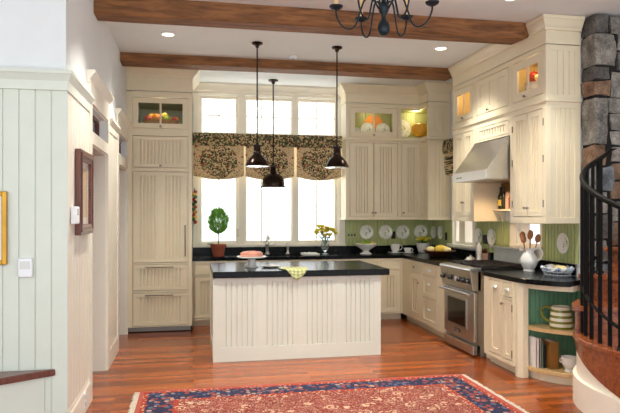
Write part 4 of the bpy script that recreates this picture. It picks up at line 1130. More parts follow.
def can(x, y, label, power=26):
    t = thing('recessed_lamp', label, 'ceiling light', (x, y, ZC))
    MB().lathe([(.062, -.001), (.085, -.001), (.085, -.008), (.062, -.012)], (0, 0, 0), 24, closed=True).build('trim_ring', 'white_plas', t, smooth=True)
    MB().lathe([(0, -.004), (.061, -.004), (.061, -.0015), (0, -.0015)], (0, 0, 0), 24).build('lens', 'can_lamp', t)
    l = bpy.data.lights.new('can_spot', 'SPOT'); l.energy = power; l.color = (1, .945, .84); l.spot_size = radians(100); l.spot_blend = .9; l.shadow_soft_size = .06
    lo = bpy.data.objects.new('can_spot', l); COL.objects.link(lo); lo.location = (x, y, ZC-.03)
can(-.256, 6.41, 'round recessed ceiling light between the beams, beside the left wall', CANP)
can(2.748, 6.37, 'round recessed ceiling light between the beams, near the range cabinets', CANP)
for cx_, lb_ in ((-.2, 'toward the left wall'), (1.25, 'behind the chandelier rod'), (2.7, 'toward the stone chimney')):
    can(cx_, 4.75, 'added unseen recessed fill light in front of the near beam, '+lb_, CANF)  # unseen lamps added to brighten the island and cabinet fronts
sd = thing('smoke_detector', 'small round white smoke detector on the ceiling beside the far beam', 'detector', (1.165, 7.05, ZC))
MB().lathe([(.055, -.001), (.055, -.02), (.045, -.032), (0, -.034)], (0, 0, 0), 24).build('housing', 'white_plas', sd, smooth=True)
MB().lathe([(.012, -.0335), (.012, -.038), (0, -.038)], (0, 0, 0), 12).build('test_button', 'foot', sd)

# ------------------------------------------------------------------ valances, hanging garland
vl = thing('window_valance', 'vine-patterned gathered valance of three shades across the rear windows', 'valance', (1.1, 8.70, 2.0))
vo = vl.location
def cloth(x0, x1, ztop, zb, y, name, m, sag=.05, wob=.006, org=None, n=30, nz=12, top_gather=0):
    mb = MB(); rows = []
    for j in range(nz+1):
        row = []
        for i in range(n+1):
            t = i/n; x = x0+(x1-x0)*t
            zbot = zb - sag*(sin(pi*t)**.8 if 0 < t < 1 else 0)
            z = ztop+(zbot-ztop)*j/nz
            yy = y + wob*sin(x*60)*(1-j/nz)*top_gather + wob*sin(t*pi*3)*(j/nz) - .03*sin(pi*j/nz)*.6
            row.append(mb.bm.verts.new((x, yy, z)))
        rows.append(row)
    back = [[mb.bm.verts.new((v.co.x, v.co.y+.006, v.co.z)) for v in r] for r in rows]
    for R_, fl in ((rows, 1), (back, 0)):
        for a, b in zip(R_, R_[1:]):
            for i in range(n): mb._f([a[i], a[i+1], b[i+1], b[i]])
    for i in range(n): mb._f([rows[0][i], rows[0][i+1], back[0][i+1], back[0][i]]); mb._f([rows[-1][i], rows[-1][i+1], back[-1][i+1], back[-1][i]])
    for a, b, c, d in zip(rows, rows[1:], back, back[1:]):
        mb._f([a[0], b[0], d[0], c[0]]); mb._f([a[-1], b[-1], d[-1], c[-1]])
    return mb
for x0, x1 in ((.005, .722), (.746, 1.456), (1.496, 2.17)):
    c = cloth(x0, x1, 2.56, 2.075, 8.70, 'shade', 'curtain', .055)
    # a soft roll along the bottom edge
    lo_ = [( x0+(x1-x0)*i/20, 8.695, 2.08-.055*(sin(pi*i/20)**.8 if 0 < i < 20 else 0)) for i in range(21)]
    c.tube(lo_, .017, 8)
    xc = (x0+x1)/2
    c.build('shade', 'curtain', vl, smooth=True, loc=(xc-vo.x, 0, 2.27-vo.z), off=vo)
mb = cloth(-.008, 2.172, 2.672, 2.49, 8.665, 'band', 'curtain_band', 0, .010, n=160, nz=6, top_gather=1)
mb.build('heading_band', 'curtain_band', vl, smooth=True, off=vo)
MB().box(-.005, 2.17, 8.672, 8.768, 2.63, 2.66).build('mounting_board', 'trim_cream', vl, off=vo)

v2 = thing('window_valance', 'small vine-patterned valance over the narrow side window by the back corner', 'valance', (3.58, 7.9, 2.1))
o2 = v2.location
mb = cloth(-8.02, -7.32, 2.42, 2.08, 3.53, 's', 'curtain', .04, n=16, nz=8); rotR(mb).build('shade', 'curtain', v2, smooth=True, off=o2)
mb = cloth(-8.03, -7.31, 2.56, 2.37, 3.50, 'b', 'curtain_band', 0, .01, n=50, nz=5, top_gather=1); rotR(mb).build('heading_band', 'curtain_band', v2, smooth=True, off=o2)

gl = thing('fruit_garland', 'hanging string of small dried fruits on the window casing beside the tall cabinet', 'garland', (.022, 8.745, 1.37))
MB().tube([(0, .01, 0), (0, .01, .52)], .004, 6).build('cord', 'bark', gl)
gc = ['red_fr', 'leaf', 'yellow_fr', 'red_fr', 'orange', 'leaf', 'red_fr', 'leaf', 'bowl_wood']
for k in range(13):
    z = .03+k*.036; MB().ball((.012*(-1)**k, 0, z), .026, n=10, m=7).build('fruit', gc[k % 9], gl, smooth=True)

# ------------------------------------------------------------------ things on the left wall
pf = thing('picture_frame', 'tall brown wooden framed picture on the left wall beside the doorway', 'picture', (XL+.012, 4.73, 1.38))
mb = MB(); y0, y1, zz0, zz1 = 4.46, 4.99, 1.372, 1.985
mb.frame(y0, y1, zz0, zz1, -XL-.055, -XL-.014, .075)
mb.frame(y0+.02, y1-.02, zz0+.02, zz1-.02, -XL-.062, -XL-.054, .025); rotL(mb).build('frame', 'frame_wood', pf, off=pf.location, bevel=.004)
mb = MB().frame(y0+.075, y1-.075, zz0+.075, zz1-.075, -XL-.03, -XL-.016, .05); rotL(mb).build('mat_board', 'paper_white', pf, off=pf.location)
mb = MB().box(y0+.125, y1-.125, -XL-.026, -XL-.016, zz0+.125, zz1-.125); rotL(mb).build('print', 'pale_wood', pf, off=pf.location)
mb = MB().box(y0+.075, y1-.075, -XL-.036, -XL-.033, zz0+.075, zz1-.075); rotL(mb).build('pane', 'glass', pf, off=pf.location)
g1 = thing('picture_frame', 'gilt picture frame at the edge of the pale panelled wall', 'picture', (-1.4, 4.2, 1.2))
MB().frame(-1.62, -1.185, 1.195, 1.67, 4.185, 4.214, .03).build('frame', 'gold', g1, off=g1.location, bevel=.004)
MB().box(-1.59, -1.215, 4.20, 4.210, 1.225, 1.64).build('print', 'paper_white', g1, off=g1.location)
t1 = thing('wall_control', 'white plastic control box on the pale panelled wall above the wooden ledge', 'control box', (-1.076, 4.2, 1.17))
MB().box(-1.12, -1.03, 4.190, 4.215, 1.11, 1.235).build('housing', 'white_plas', t1, off=t1.location, bevel=.008)
MB().box(-1.105, -1.045, 4.187, 4.190, 1.165, 1.215).build('display', 'grey_cer', t1, off=t1.location)
t2 = thing('thermostat', 'white thermostat on the left wall overlapping the corner of the brown picture frame', 'thermostat', (XL, 4.40, 1.5))
mb = MB().box(4.30, 4.43, -XL-.052, -XL-.015, 1.455, 1.575); rotL(mb).build('housing', 'white_plas', t2, off=t2.location, bevel=.006)
mb = MB().box(4.33, 4.40, -XL-.054, -XL-.052, 1.515, 1.56); rotL(mb).build('display', 'grey_cer', t2, off=t2.location)
t3 = thing('wall_outlet', 'white outlet plate low on the left baseboard', 'outlet', (XL+.024, 4.8, .1))
mb = MB().box(4.76, 4.84, -XL-.028, -XL-.0225, .045, .165); rotL(mb).build('cover_plate', 'white_plas', t3, off=t3.location)
mb = MB().box(4.785, 4.815, -XL-.030, -XL-.028, .065, .095).box(4.785, 4.815, -XL-.030, -XL-.028, .115, .145); rotL(mb).build('socket', 'grey_cer', t3, off=t3.location)

# ------------------------------------------------------------------ rug
rx0, rx1, ry0, ry1 = -.44, 2.475, 3.20, 5.29
rcx, rcy = (rx0+rx1)/2, (ry0+ry1)/2
rugr = thing('oriental_rug', 'large red oriental rug with a navy border on the wooden floor', 'rug', (rcx, rcy, 0))
MB().box(rx0, rx1, ry0, ry1, .001, .012).build('pile', rug_mat((rx1-rx0)/2, (ry1-ry0)/2), rugr, off=rugr.location)
for sx, x in ((-1, rx0), (1, rx1)):
    mb = MB(); n = 150
    for k in range(n):
        y = ry0+(ry1-ry0)*(k+.5)/n; L = random.uniform(.035, .055); w_ = .005
        mb.box(x if sx > 0 else x-L, x+L if sx > 0 else x, y-w_, y+w_+random.uniform(0, .002), .001, .006)
    mb.build('fringe', 'fringe', rugr, off=rugr.location)

# ------------------------------------------------------------------ plates on the walls, outlets
def wall_plate(label, x, y, z, r, m, ry=1.0, side='back', group=None):
    rz = 0 if side == 'back' else -pi/2
    mb = MB(); prof = [(0, .006), (r*.6, .006), (r*.68, .010), (r, .020), (r*1.0, .024), (r*.66, .015), (r*.58, .011), (0, .011)]
    mb.lathe([(q, h) for q, h in prof], (0, 0, 0), 28, axis='y', sy=ry)
    o = mb.build('wall_plate', m, smooth=True); o.location = (x, y, z); o.rotation_euler[2] = rz
    return tag(o, label, 'plate', group)
yb = YB-.014
wall_plate('leafy round plate on the green wall nearest the windows, above the footed bowl', 2.584, yb, 1.241, .108, 'plate_a')
wall_plate('leafy round plate on the green wall, second from the windows', 2.886, yb, 1.239, .108, 'plate_b')
wall_plate('leafy round plate on the green wall above the small cup', 3.16, yb, 1.237, .108, 'plate_c')
wall_plate('round plate on the green wall partly behind the potted yellow flowers', 3.45, yb, 1.24, .108, 'plate_a')
xr = XR-.014
wall_plate('plate on the side wall, the one of the pair nearest the potted flowers', xr, 8.66, 1.237, .10, 'plate_b', side='right')
wall_plate('plate on the side wall above the wooden bowl, nearer of the pair by the corner', xr, 8.40, 1.24, .10, 'plate_c', side='right')
wall_plate('plate on the wall behind the range, directly above the white mill', xr, 7.19, 1.232, .105, 'plate_a', side='right')
wall_plate('plate on the wall behind the range, right of the blush pot', xr, 6.84, 1.233, .105, 'plate_b', side='right')
wall_plate('oval cream plate on the green wall above the wire basket', xr, 5.383, 1.228, .098, 'plate_o', ry=1.0, side='right').scale = (1.0, 1, 1.05)

def outlet(label, x, z, n, side='back', y=None, m='green_bead', sm='black'):
    if side == 'back':
        t = thing('wall_outlet', label, 'outlet', (x, YB-.0145, z))
    else:
        t = thing('wall_outlet', label, 'outlet', (XR-.0145, y, z), -pi/2)
    w_ = .035+.046*(n-1)/2
    MB().box(-w_, w_, -.006, 0, -.057, .057).build('cover_plate', m, t, bevel=.002)
    for k in range(n):
        cx = (k-(n-1)/2)*.046
        mb = MB().box(cx-.012, cx+.012, -.009, -.006, -.016, .016); mb.build('socket', sm, t)
outlet('green triple outlet plate with dark sockets on the wall beside the windows', 2.355, 1.197, 3)
outlet('dark outlet between the second and third wall plates', 3.015, 1.192, 1, m='black')
outlet('dark outlet on the side wall beside the plate above the wooden bowl', 0, 1.19, 1, 'right', 8.23, m='black')
outlet('dark double outlet between the two plates behind the range', 0, 1.195, 2, 'right', 7.03, m='black')

# ------------------------------------------------------------------ things on the rear worktop
ZT = .9312
tp = thing('potted_topiary', 'small feathery green topiary tree in a terracotta pot under the window', 'potted plant', (.345, 8.42, ZT))
MB().lathe([(.072, 0), (.098, .125), (.108, .127), (.11, .165), (.10, .165), (.095, .14), (0, .14)], (0, 0, 0), 24).build('pot', 'terracotta', tp, smooth=True)
MB().lathe([(.093, .139), (0, .146)], (0, 0, 0), 16).build('soil', 'soil', tp)
MB().tube([(0, 0, .14), (.006, 0, .25), (0, 0, .42)], .007, 6).build('stem', 'bark', tp, smooth=True)
rnd = random.Random(5); mb = MB()
for k in range(1500):
    u = rnd.uniform(-1, 1); a = rnd.uniform(0, 2*pi); q = rnd.uniform(.2, 1)**.5
    rr = .135*sqrt(max(0, 1-u*u))*q*(1 if u < 0 else (1-.25*u)); z = .475+.165*u
    p = Vector((rr*cos(a), rr*sin(a), z)); d = Vector((cos(a)*.55, sin(a)*.55, rnd.uniform(.3, 1.1))).normalized()
    L = rnd.uniform(.04, .075); s = d.cross(Vector((rnd.uniform(-1, 1), rnd.uniform(-1, 1), .2))).normalized()*.0065
    mb._f([mb.bm.verts.new(p-s), mb.bm.verts.new(p+s), mb.bm.verts.new(p+d*L)])
mb.build('foliage', 'leaf_bright', tp)
bx = MB().box(.20, .30, 8.735, 8.78, 1.071, 1.098).build('sill_box', 'foot', bevel=.004); tag(bx, 'small flat grey box on the window sill behind the topiary', 'box')

fa = thing('faucet', 'tall polished nickel faucet behind the sink', 'faucet', (1.06, 8.68, ZT)); fa.scale = (1.35, 1.2, 1.08)
MB().lathe([(.03, 0), (.03, .012), (.02, .02), (.018, .11), (.024, .12), (.022, .16), (.014, .18), (.014, .22)], (0, 0, 0), 16).build('body', 'chrome', fa, smooth=True)
MB().tube(smooth_path([(0, 0, .18), (0, 0, .255), (0, -.05, .27), (0, -.14, .235), (0, -.16, .20)]), .012, 8).build('spout', 'chrome', fa, smooth=True)
MB().tube([(.02, 0, .12), (.06, -.005, .125), (.095, -.01, .145)], [.009, .007, .006], 8).build('lever', 'chrome', fa, smooth=True)
sp = thing('side_spray', 'short nickel spray handle standing beside the faucet', 'spray', (1.36, 8.68, ZT)); sp.scale = (1.25, 1.25, 1.1)
MB().lathe([(.026, 0), (.026, .01), (.016, .02), (.014, .06), (.018, .065), (.02, .12), (.012, .155), (0, .158)], (0, 0, 0), 14).build('handle', 'chrome', sp, smooth=True)
MB().tube([(0, 0, .12), (0, -.02, .15), (0, -.035, .15)], .008, 6).build('trigger', 'chrome', sp, smooth=True)

cl = MB()
def draped(mb, x0, x1, y0, y1, z, th, n=10, amp=.006, seed=0):
    top = [[mb.bm.verts.new((x0+(x1-x0)*i/n, y0+(y1-y0)*j/n, z+th+amp*noise.noise((i*.9+seed, j*.9, seed)))) for i in range(n+1)] for j in range(n+1)]
    bot = [[mb.bm.verts.new((v.co.x, v.co.y, z)) for v in r] for r in top]
    for j in range(n):
        for i in range(n): mb._f([top[j][i], top[j][i+1], top[j+1][i+1], top[j+1][i]]); mb._f([bot[j][i], bot[j+1][i], bot[j+1][i+1], bot[j][i+1]])
    for i in range(n):
        mb._f([top[0][i], bot[0][i], bot[0][i+1], top[0][i+1]]); mb._f([top[n][i], top[n][i+1], bot[n][i+1], bot[n][i]])
        mb._f([top[i][0], top[i+1][0], bot[i+1][0], bot[i][0]]); mb._f([top[i][n], bot[i][n], bot[i+1][n], top[i+1][n]])
draped(cl, 1.54, 1.76, 8.30, 8.62, ZT+.001, .022, amp=.012)
o = cl.build('dish_towel', 'paper_white', smooth=True); tag(o, 'crumpled white dish towel on the black counter beside the sink', 'towel')

vs = thing('flower_vase', 'clear footed glass vase holding the yellow bouquet', 'vase', (1.87, 8.46, ZT))
MB().lathe([(.048, 0), (.05, .008), (.02, .02), (.016, .04), (.045, .07), (.06, .11), (.058, .15), (.05, .175), (.072, .205), (.068, .205), (.046, .175), (.053, .15), (.055, .11), (.04, .075), (0, .06)], (0, 0, 0), 24).build('glass_body', 'vase_glass', vs, smooth=True)
rnd = random.Random(3)
bq = thing('flower_bouquet', 'bouquet of ruffled yellow flowers standing in the clear glass vase', 'bouquet', (1.87, 8.46, ZT+.078))
for k in range(17):
    a = k*2.4; q = sqrt((k+.5)/17)
    dx, dy, dz = .16*q*cos(a)*1.1, .09*q*sin(a), .42-.13*q+rnd.uniform(-.05, .04)
    f = bq
    MB().tube(smooth_path([(0, 0, 0), (dx*.25, dy*.25, .12), (dx, dy, dz-.075)], 4), .0035, 5).build('stem', 'leaf', f)
    hd_ = MB()
    for ring, (n_, rr, tilt) in enumerate(((8, .062, .25), (7, .05, .75), (5, .03, 1.15))):
        for i in range(n_):
            b = 2*pi*i/n_+ring*.5; e = Vector((cos(b)*cos(tilt), sin(b)*cos(tilt), sin(tilt)))*rr; s = Vector((-sin(b), cos(b), 0))*rr*.45
            c0 = Vector((dx, dy, dz-.075))
            hd_._f([hd_.bm.verts.new(c0), hd_.bm.verts.new(c0+e*.6+s), hd_.bm.verts.new(c0+e*1.05+Vector((0, 0, .006))), hd_.bm.verts.new(c0+e*.6-s)])
    hd_.ball((dx, dy, dz-.064), .024, n=8, m=5); hd_.build('bloom', 'yellow', f)
    if k % 2 == 0:
        lf = MB()
        for i in range(3):
            b = rnd.uniform(0, 6.3); p = Vector((dx*.5, dy*.5, .10+.05*i)); e = Vector((cos(b)*.06, sin(b)*.06, .03)); s = Vector((-sin(b), cos(b), 0))*.012
            lf._f([lf.bm.verts.new(p), lf.bm.verts.new(p+e*.5+s), lf.bm.verts.new(p+e), lf.bm.verts.new(p+e*.5-s)])
        lf.build('leaves', 'leaf', f)

fb = thing('footed_bowl', 'large white footed bowl filled with yellow fruit on the rear counter', 'bowl', (2.475, 8.43, ZT))
MB().lathe([(.085, 0), (.088, .008), (.05, .03), (.04, .05), (.07, .07), (.15, .125), (.165, .15), (.16, .155), (.145, .133), (.06, .085), (0, .08)], (0, 0, 0), 28).build('bowl', 'white_cer', fb, smooth=True)
k = 0
for dx, dy, dz in ((-.08, 0, .145), (-.02, .04, .15), (-.03, -.05, .15), (.05, .03, .148), (.04, -.04, .148), (.095, 0, .15), (0, 0, .185)):
    l = MB().ball((0, 0, 0), .032, sx=1.2, n=10, m=7).lathe([(.012, .028), (.0, .05)], (0, 0, 0), 6, axis='x')
    o = l.build('lemon', 'yellow_fr' if k % 2 else 'green_fr', smooth=True); o.location = (2.475+dx, 8.43+dy, ZT+dz); o.rotation_euler = (0, 0, k*1.3)
    tag(o, ('yellow lemon heaped in the white footed bowl' if k % 2 else 'yellow-green lime heaped in the white footed bowl'), 'fruit', 'lemons in the footed bowl' if k % 2 else 'limes in the footed bowl'); k += 1

def saucer(x, y, z, r, label):
    mb = MB().lathe([(r*.55, 0), (r*.6, .004), (r, .014), (r, .018), (r*.5, .008), (0, .007)], (0, 0, 0), 24)
    o = mb.build('saucer', 'white_cer', smooth=True); o.location = (x, y, z); return tag(o, label, 'saucer')
def cup(x, y, z, r, h, label, hdir=0):
    c = thing('teacup', label, 'cup', (x, y, z))
    MB().lathe([(r*.5, 0), (r*.55, .006), (r*.5, .012), (r*.8, h*.4), (r, h), (r*.93, h), (r*.72, h*.4), (0, .02)], (0, 0, 0), 24).build('bowl', 'white_cer', c, smooth=True)
    ca, sa = cos(hdir), sin(hdir)
    MB().tube([(ca*q, sa*q, zz) for q, zz in ((r*.85, h*.85), (r*1.3, h*.85), (r*1.5, h*.6), (r*1.25, h*.35), (r*.72, h*.3))], .005, 6).build('handle', 'white_cer', c, smooth=True)
    return c
saucer(2.945, 8.50, ZT, .11, 'wide white saucer under the tall teacup'); cup(2.945, 8.50, ZT+.009, .075, .13, 'tall white teacup on the wider saucer, below the plates')
saucer(3.11, 8.42, ZT, .095, 'smaller white saucer under the short teacup'); cup(3.11, 8.42, ZT+.009, .058, .075, 'short white teacup on the smaller saucer beside the tall one')

fp = thing('potted_flowers', 'white pot of short yellow flowers in the counter corner', 'potted plant', (3.405, 8.55, ZT))
MB().lathe([(.06, 0), (.075, .01), (.098, .09), (.104, .15), (.095, .15), (.09, .13), (0, .13)], (0, 0, 0), 24).build('pot', 'white_cer', fp, smooth=True)
MB().lathe([(.089, .129), (0, .135)], (0, 0, 0), 16).build('soil', 'soil', fp)
rnd = random.Random(9); mb = MB(); fl = []
for k in range(70):
    a = rnd.uniform(0, 6.3); q = rnd.uniform(.01, .10); z = rnd.uniform(.16, .22)
    p = Vector((q*.5*cos(a), q*.5*sin(a), .135)); e = Vector((q*cos(a), q*sin(a), z)); s = Vector((-sin(a), cos(a), 0))*.010
    mb._f([mb.bm.verts.new(p), mb.bm.verts.new((p+e)/2+s), mb.bm.verts.new(e), mb.bm.verts.new((p+e)/2-s)])
mb.build('leaves', 'leaf', fp)
for k in range(20):
    a = k*2.4; q = .105*sqrt((k+.5)/20); MB().ball((q*cos(a), q*sin(a), .225+.02*cos(k)-.2*q), .022, sz=.7, n=8, m=5, ribs=5, rib=.2).build('blossom', 'yellow', fp, smooth=True)

wb = thing('wooden_bowl', 'wide dark wooden bowl of pale squash on the counter by the side window', 'bowl', (3.31, 7.72, ZT))
MB().lathe([(.09, 0), (.10, .008), (.19, .06), (.225, .085), (.218, .09), (.175, .062), (.08, .025), (0, .02)], (0, 0, 0), 32).build('bowl', 'bowl_wood', wb, smooth=True)
for i, (dx, dy, r, m_, lb) in enumerate(((-.01, -.05, .066, 'yellow_fr', 'large pale yellow squash on top of the wooden bowl'), (.09, .05, .05, 'pale_fr', 'cream squash at the back of the wooden bowl'), (-.11, .04, .05, 'pale_fr', 'cream squash at the window end of the wooden bowl'), (.07, -.10, .045, 'pale_fr', 'small cream squash at the range end of the wooden bowl'))):
    o = MB().ball((0, 0, 0), r, sx=1.15, sz=.82, n=16, m=9, ribs=8, rib=.08, dent=.12).tube([(0, 0, r*.6), (.004, 0, r*.95)], [.008, .005], 6).build('squash', m_, smooth=True); o.location = (3.31+dx, 7.72+dy, ZT+.078+r*.5); tag(o, lb, 'squash')

# right worktop between bowl and range
bd_ = thing('butter_dish', 'small white lidded dish on the counter beside the white mill', 'dish', (3.44, 7.05, ZT))
MB().lathe([(.06, 0), (.075, .01), (.075, .014), (0, .012)], (0, 0, 0), 20).build('base', 'white_cer', bd_, smooth=True)
MB().lathe([(.055, .014), (.05, .04), (.02, .05), (.01, .055), (.012, .068), (0, .07)], (0, 0, 0), 20).build('lid', 'white_cer', bd_, smooth=True)
ml = thing('pepper_mill', 'tall white mill standing on the counter beside the range', 'mill', (3.44, 6.82, ZT))
MB().lathe([(.038, 0), (.04, .01), (.028, .06), (.026, .09), (.034, .13), (.034, .16), (.03, .165)], (0, 0, 0), 18).build('body', 'white_cer', ml, smooth=True)
MB().lathe([(.03, .165), (.033, .175), (.028, .205), (.012, .215), (.012, .225), (.006, .235), (0, .236)], (0, 0, 0), 18).build('head', 'white_cer', ml, smooth=True)
pp = thing('herb_pot', 'blush clay pot with a dark dried plant beside the white mill', 'potted plant', (3.555, 6.90, ZT))
MB().lathe([(.05, 0), (.062, .08), (.066, .085), (.066, .10), (.058, .10), (.055, .085), (0, .085)], (0, 0, 0), 20).build('pot', 'pink_clay', pp, smooth=True)
rnd = random.Random(2); mb = MB()
for k in range(60):
    a = rnd.uniform(0, 6.3); q = rnd.uniform(0, .055); p = Vector((q*cos(a)*.4, q*sin(a)*.4, .085)); e = Vector((q*cos(a), q*sin(a), rnd.uniform(.12, .18))); s = Vector((-sin(a), cos(a), 0))*.008
    mb._f([mb.bm.verts.new(p), mb.bm.verts.new((p+e)/2+s), mb.bm.verts.new(e), mb.bm.verts.new((p+e)/2-s)])
mb.build('foliage', 'bowl_wood', pp)
tn = thing('tea_tin', 'small black tin standing between the blush pot and the range backguard', 'tin', (3.575, 6.765, ZT))
MB().box(-.03, .03, -.03, .03, 0, .10).build('body', 'black', tn, bevel=.004); MB().box(-.032, .032, -.032, .032, .1, .115).build('lid', 'black', tn, bevel=.003)

pt = thing('pitcher', 'white ceramic pitcher holding wooden spoons, on the counter right of the range', 'pitcher', (3.40, 5.64, ZT)); pt.scale = (.84, .84, .86)
MB().lathe([(.068, 0), (.07, .012), (.06, .022), (.085, .06), (.107, .11), (.104, .15), (.075, .20), (.06, .225), (.062, .255), (.072, .275), (.066, .275), (.055, .25), (.055, .225), (.07, .195), (.095, .15), (.098, .11), (.06, .05), (0, .03)], (0, 0, 0), 28).build('body', 'white_cer', pt, smooth=True)
MB().tube(smooth_path([(.035, -.05, .262), (.075, -.09, .275), (.105, -.125, .23), (.095, -.11, .165), (.062, -.07, .12)]), .011, 8).build('handle', 'white_cer', pt, smooth=True)
MB().prism([(-.045, .055), (-.085, .075), (-.065, .03)], .24, .277).build('spout', 'white_cer', pt, smooth=True)
for i, (k, h, lb) in enumerate(((-2, .345, 'leaning furthest toward the range'), (-1, .37, 'leaning slightly toward the range'), (0, .385, 'standing upright in the middle'), (1, .375, 'leaning slightly toward the stairs'), (2, .35, 'leaning furthest toward the stairs'))):
    s = thing('wooden_spoon', 'brown wooden spoon in the white pitcher, '+lb, 'spoon', (3.40+.008*k, 5.64-.002*k+(.012 if i % 2 else -.008), ZT+.035))
    lean = .095*k; dy = .11 if i % 2 else -.07
    d = Vector((sin(lean)*.98, -sin(lean)*.19+dy, cos(lean))).normalized()
    MB().tube([(0, 0, 0), d*(h-.07)], .006, 6).build('handle', 'spoon', s, smooth=True)
    b = MB().ball((0, 0, 0), .038, sx=.82, sy=.32, sz=1.25, n=12, m=8); b.xf(Matrix.Translation(d*(h-.04)) @ Matrix.Rotation(-.2, 4, 'Z') @ Matrix.Rotation(lean, 4, 'Y')); b.build('bowl', 'spoon', s, smooth=True)

wk = thing('wire_basket', 'low white wire basket lined with blue checked cloth by the rounded counter end', 'basket', (3.47, 5.26, ZT))
def rim(hx, hy, z, n=28): return [(hx*cos(2*pi*i/n)*(1 if True else 0), hy*sin(2*pi*i/n), z) for i in range(n)]
mb = MB()
for (hx, hy, z) in ((.105, .15, .004), (.12, .165, .035), (.135, .18, .07)): mb.tube(rim(hx, hy, z), .004, 6, closed=True)
for i in range(22):
    a = 2*pi*i/22; mb.tube([(.10*cos(a), .145*sin(a), .004), (.135*cos(a), .18*sin(a), .07)], .003, 5)
mb.build('wire_frame', 'white_plas', wk, smooth=True)
mb = MB(); rows = []
for q, z in ((.0, .012), (.6, .012), (.9, .03), (1.02, .068), (1.1, .074), (1.12, .055)):
    rows.append([mb.bm.verts.new((.118*q*cos(2*pi*i/36)*(1+.05*sin(i*2.2)), .163*q*sin(2*pi*i/36)*(1+.05*sin(i*2.2)), z+.012*sin(i*1.7)*(1 if z > .04 else 0))) for i in range(36)])
for a, b in zip(rows, rows[1:]):
    for i in range(36): mb._f([a[i], a[(i+1) % 36], b[(i+1) % 36], b[i]])
mb.build('cloth_liner', 'blue_check', wk, smooth=True)
for i, (dx, dy, lb) in enumerate(((-.01, .095, 'towards the pitcher'), (.0, -.012, 'in the middle'), (-.01, -.115, 'towards the stairs'))):
    o = MB().ball((0, 0, 0), .044, sx=1, sy=1.1, sz=.62, n=14, m=8).build('bread_roll', 'pale_fr' if i else 'white_cer', smooth=True); o.location = (3.47+dx, 5.26+dy*.85, ZT+.070); tag(o, 'pale bread roll in the wire basket, '+lb, 'bread')

# ------------------------------------------------------------------ island top
IT = .9312
ck = thing('cake_stand', 'white pedestal cake stand on the island', 'cake stand', (.635, 6.62, IT))
MB().lathe([(.075, 0), (.078, .008), (.055, .02), (.042, .05), (.04, .085), (.055, .10), (.15, .105), (.165, .118), (.16, .125), (.14, .115), (0, .113)], (0, 0, 0), 32).build('pedestal', 'grey_cer', ck, smooth=True)
cake = MB().lathe([(.118, 0), (.128, .012), (.125, .04), (.10, .058), (.05, .064), (.03, .058), (0, .056)], (0, 0, 0), 28); o = cake.build('cake', 'pink_cake', smooth=True); o.location = (.635, 6.62, IT+.115); tag(o, 'round pink glazed cake on the white pedestal stand', 'cake')
dh = MB().lathe([(.07, 0), (.10, .012), (.105, .02), (.1, .022), (.065, .008), (0, .007)], (0, 0, 0), 28); o = dh.build('dish', 'grey_cer', smooth=True); o.location = (.84, 6.60, IT); tag(o, 'shallow grey dish on the island between cake stand and plaid towel', 'dish')
# plaid towel: lies on the top and hangs over the front edge
mb = MB(); tx, n, rows = 1.05, 14, []
prof = [(6.46, IT+.010), (6.38, IT+.014), (6.30, IT+.012), (6.22, IT+.011), (6.168, IT+.010), (6.156, IT+.002), (6.152, .915), (6.149, .89), (6.147, .86), (6.145, .825)]
for j, (y, z) in enumerate(prof):
    t = j/(len(prof)-1); row = []
    for i in range(n+1):
        u = i/n
        wl, wr = -.15+.10*t, .16-.07*t
        x = tx+wl+(wr-wl)*u
        zz = z + (.006*noise.noise((i*.8, j*.7, 3)) if j < 5 else 0)
        if j >= 6: zz = IT - (IT-z)*(1-abs(u-.42)*1.15)
        yy = y - (.006*sin(u*9) if j >= 5 else 0) - .003
        row.append(mb.bm.verts.new((x, yy, zz)))
    rows.append(row)
for a, b in zip(rows, rows[1:]):
    for i in range(n): mb._f([a[i], a[i+1], b[i+1], b[i]])
o = mb.build('plaid_towel', 'towel', smooth=True); sm = o.modifiers.new('solid', 'SOLIDIFY'); sm.thickness = .005; sm.offset = 0
tag(o, 'green and yellow plaid towel draped over the front edge of the island', 'towel')

# ------------------------------------------------------------------ inside the glass-fronted tops and on the shelves
bk = thing('fruit_basket', 'oval wicker basket of fruit behind the glass of the tall refrigerator cabinet', 'basket', (-.41, 8.10, 2.624)); bk.scale = (1, 1, 1.55)
MB().lathe([(.13, 0), (.19, .07), (.195, .075), (.185, .075), (.125, .008), (0, .008)], (0, 0, 0), 28, sx=1.22, sy=.6).build('bowl', 'wicker', bk, smooth=True)
for x, y, r, z, m_, nm, lb in ((-.58, 8.07, .045, .10, 'red_fr', 'apple', 'dark red apple at the left of the fruit basket'), (-.47, 8.06, .058, .115, 'orange', 'gourd', 'big orange gourd in the fruit basket left of the door mullion'),
    (-.53, 8.12, .05, .13, 'pumpkin', 'gourd', 'orange gourd behind the red apple in the fruit basket'), (-.36, 8.08, .045, .145, 'yellow_fr', 'gourd', 'yellow gourd on top of the fruit basket'),
    (-.33, 8.06, .052, .10, 'green_fr', 'pear', 'green pear in the fruit basket beside the mullion'), (-.25, 8.07, .045, .09, 'red_fr', 'apple', 'red apple at the right of the fruit basket'),
    (-.41, 8.14, .05, .135, 'yellow_fr', 'gourd', 'yellow gourd at the back of the fruit basket'), (-.22, 8.1, .04, .10, 'orange', 'gourd', 'small orange gourd at the right end of the fruit basket')):
    o = MB().ball((0, 0, 0), r, n=14, m=9, dent=.1, ribs=8, rib=.05).tube([(0, 0, r*.75), (.004, 0, r*1.12)], .005, 5).build(nm, m_, smooth=True); o.location = (x, y, 2.624+z+.030); tag(o, lb, 'fruit')

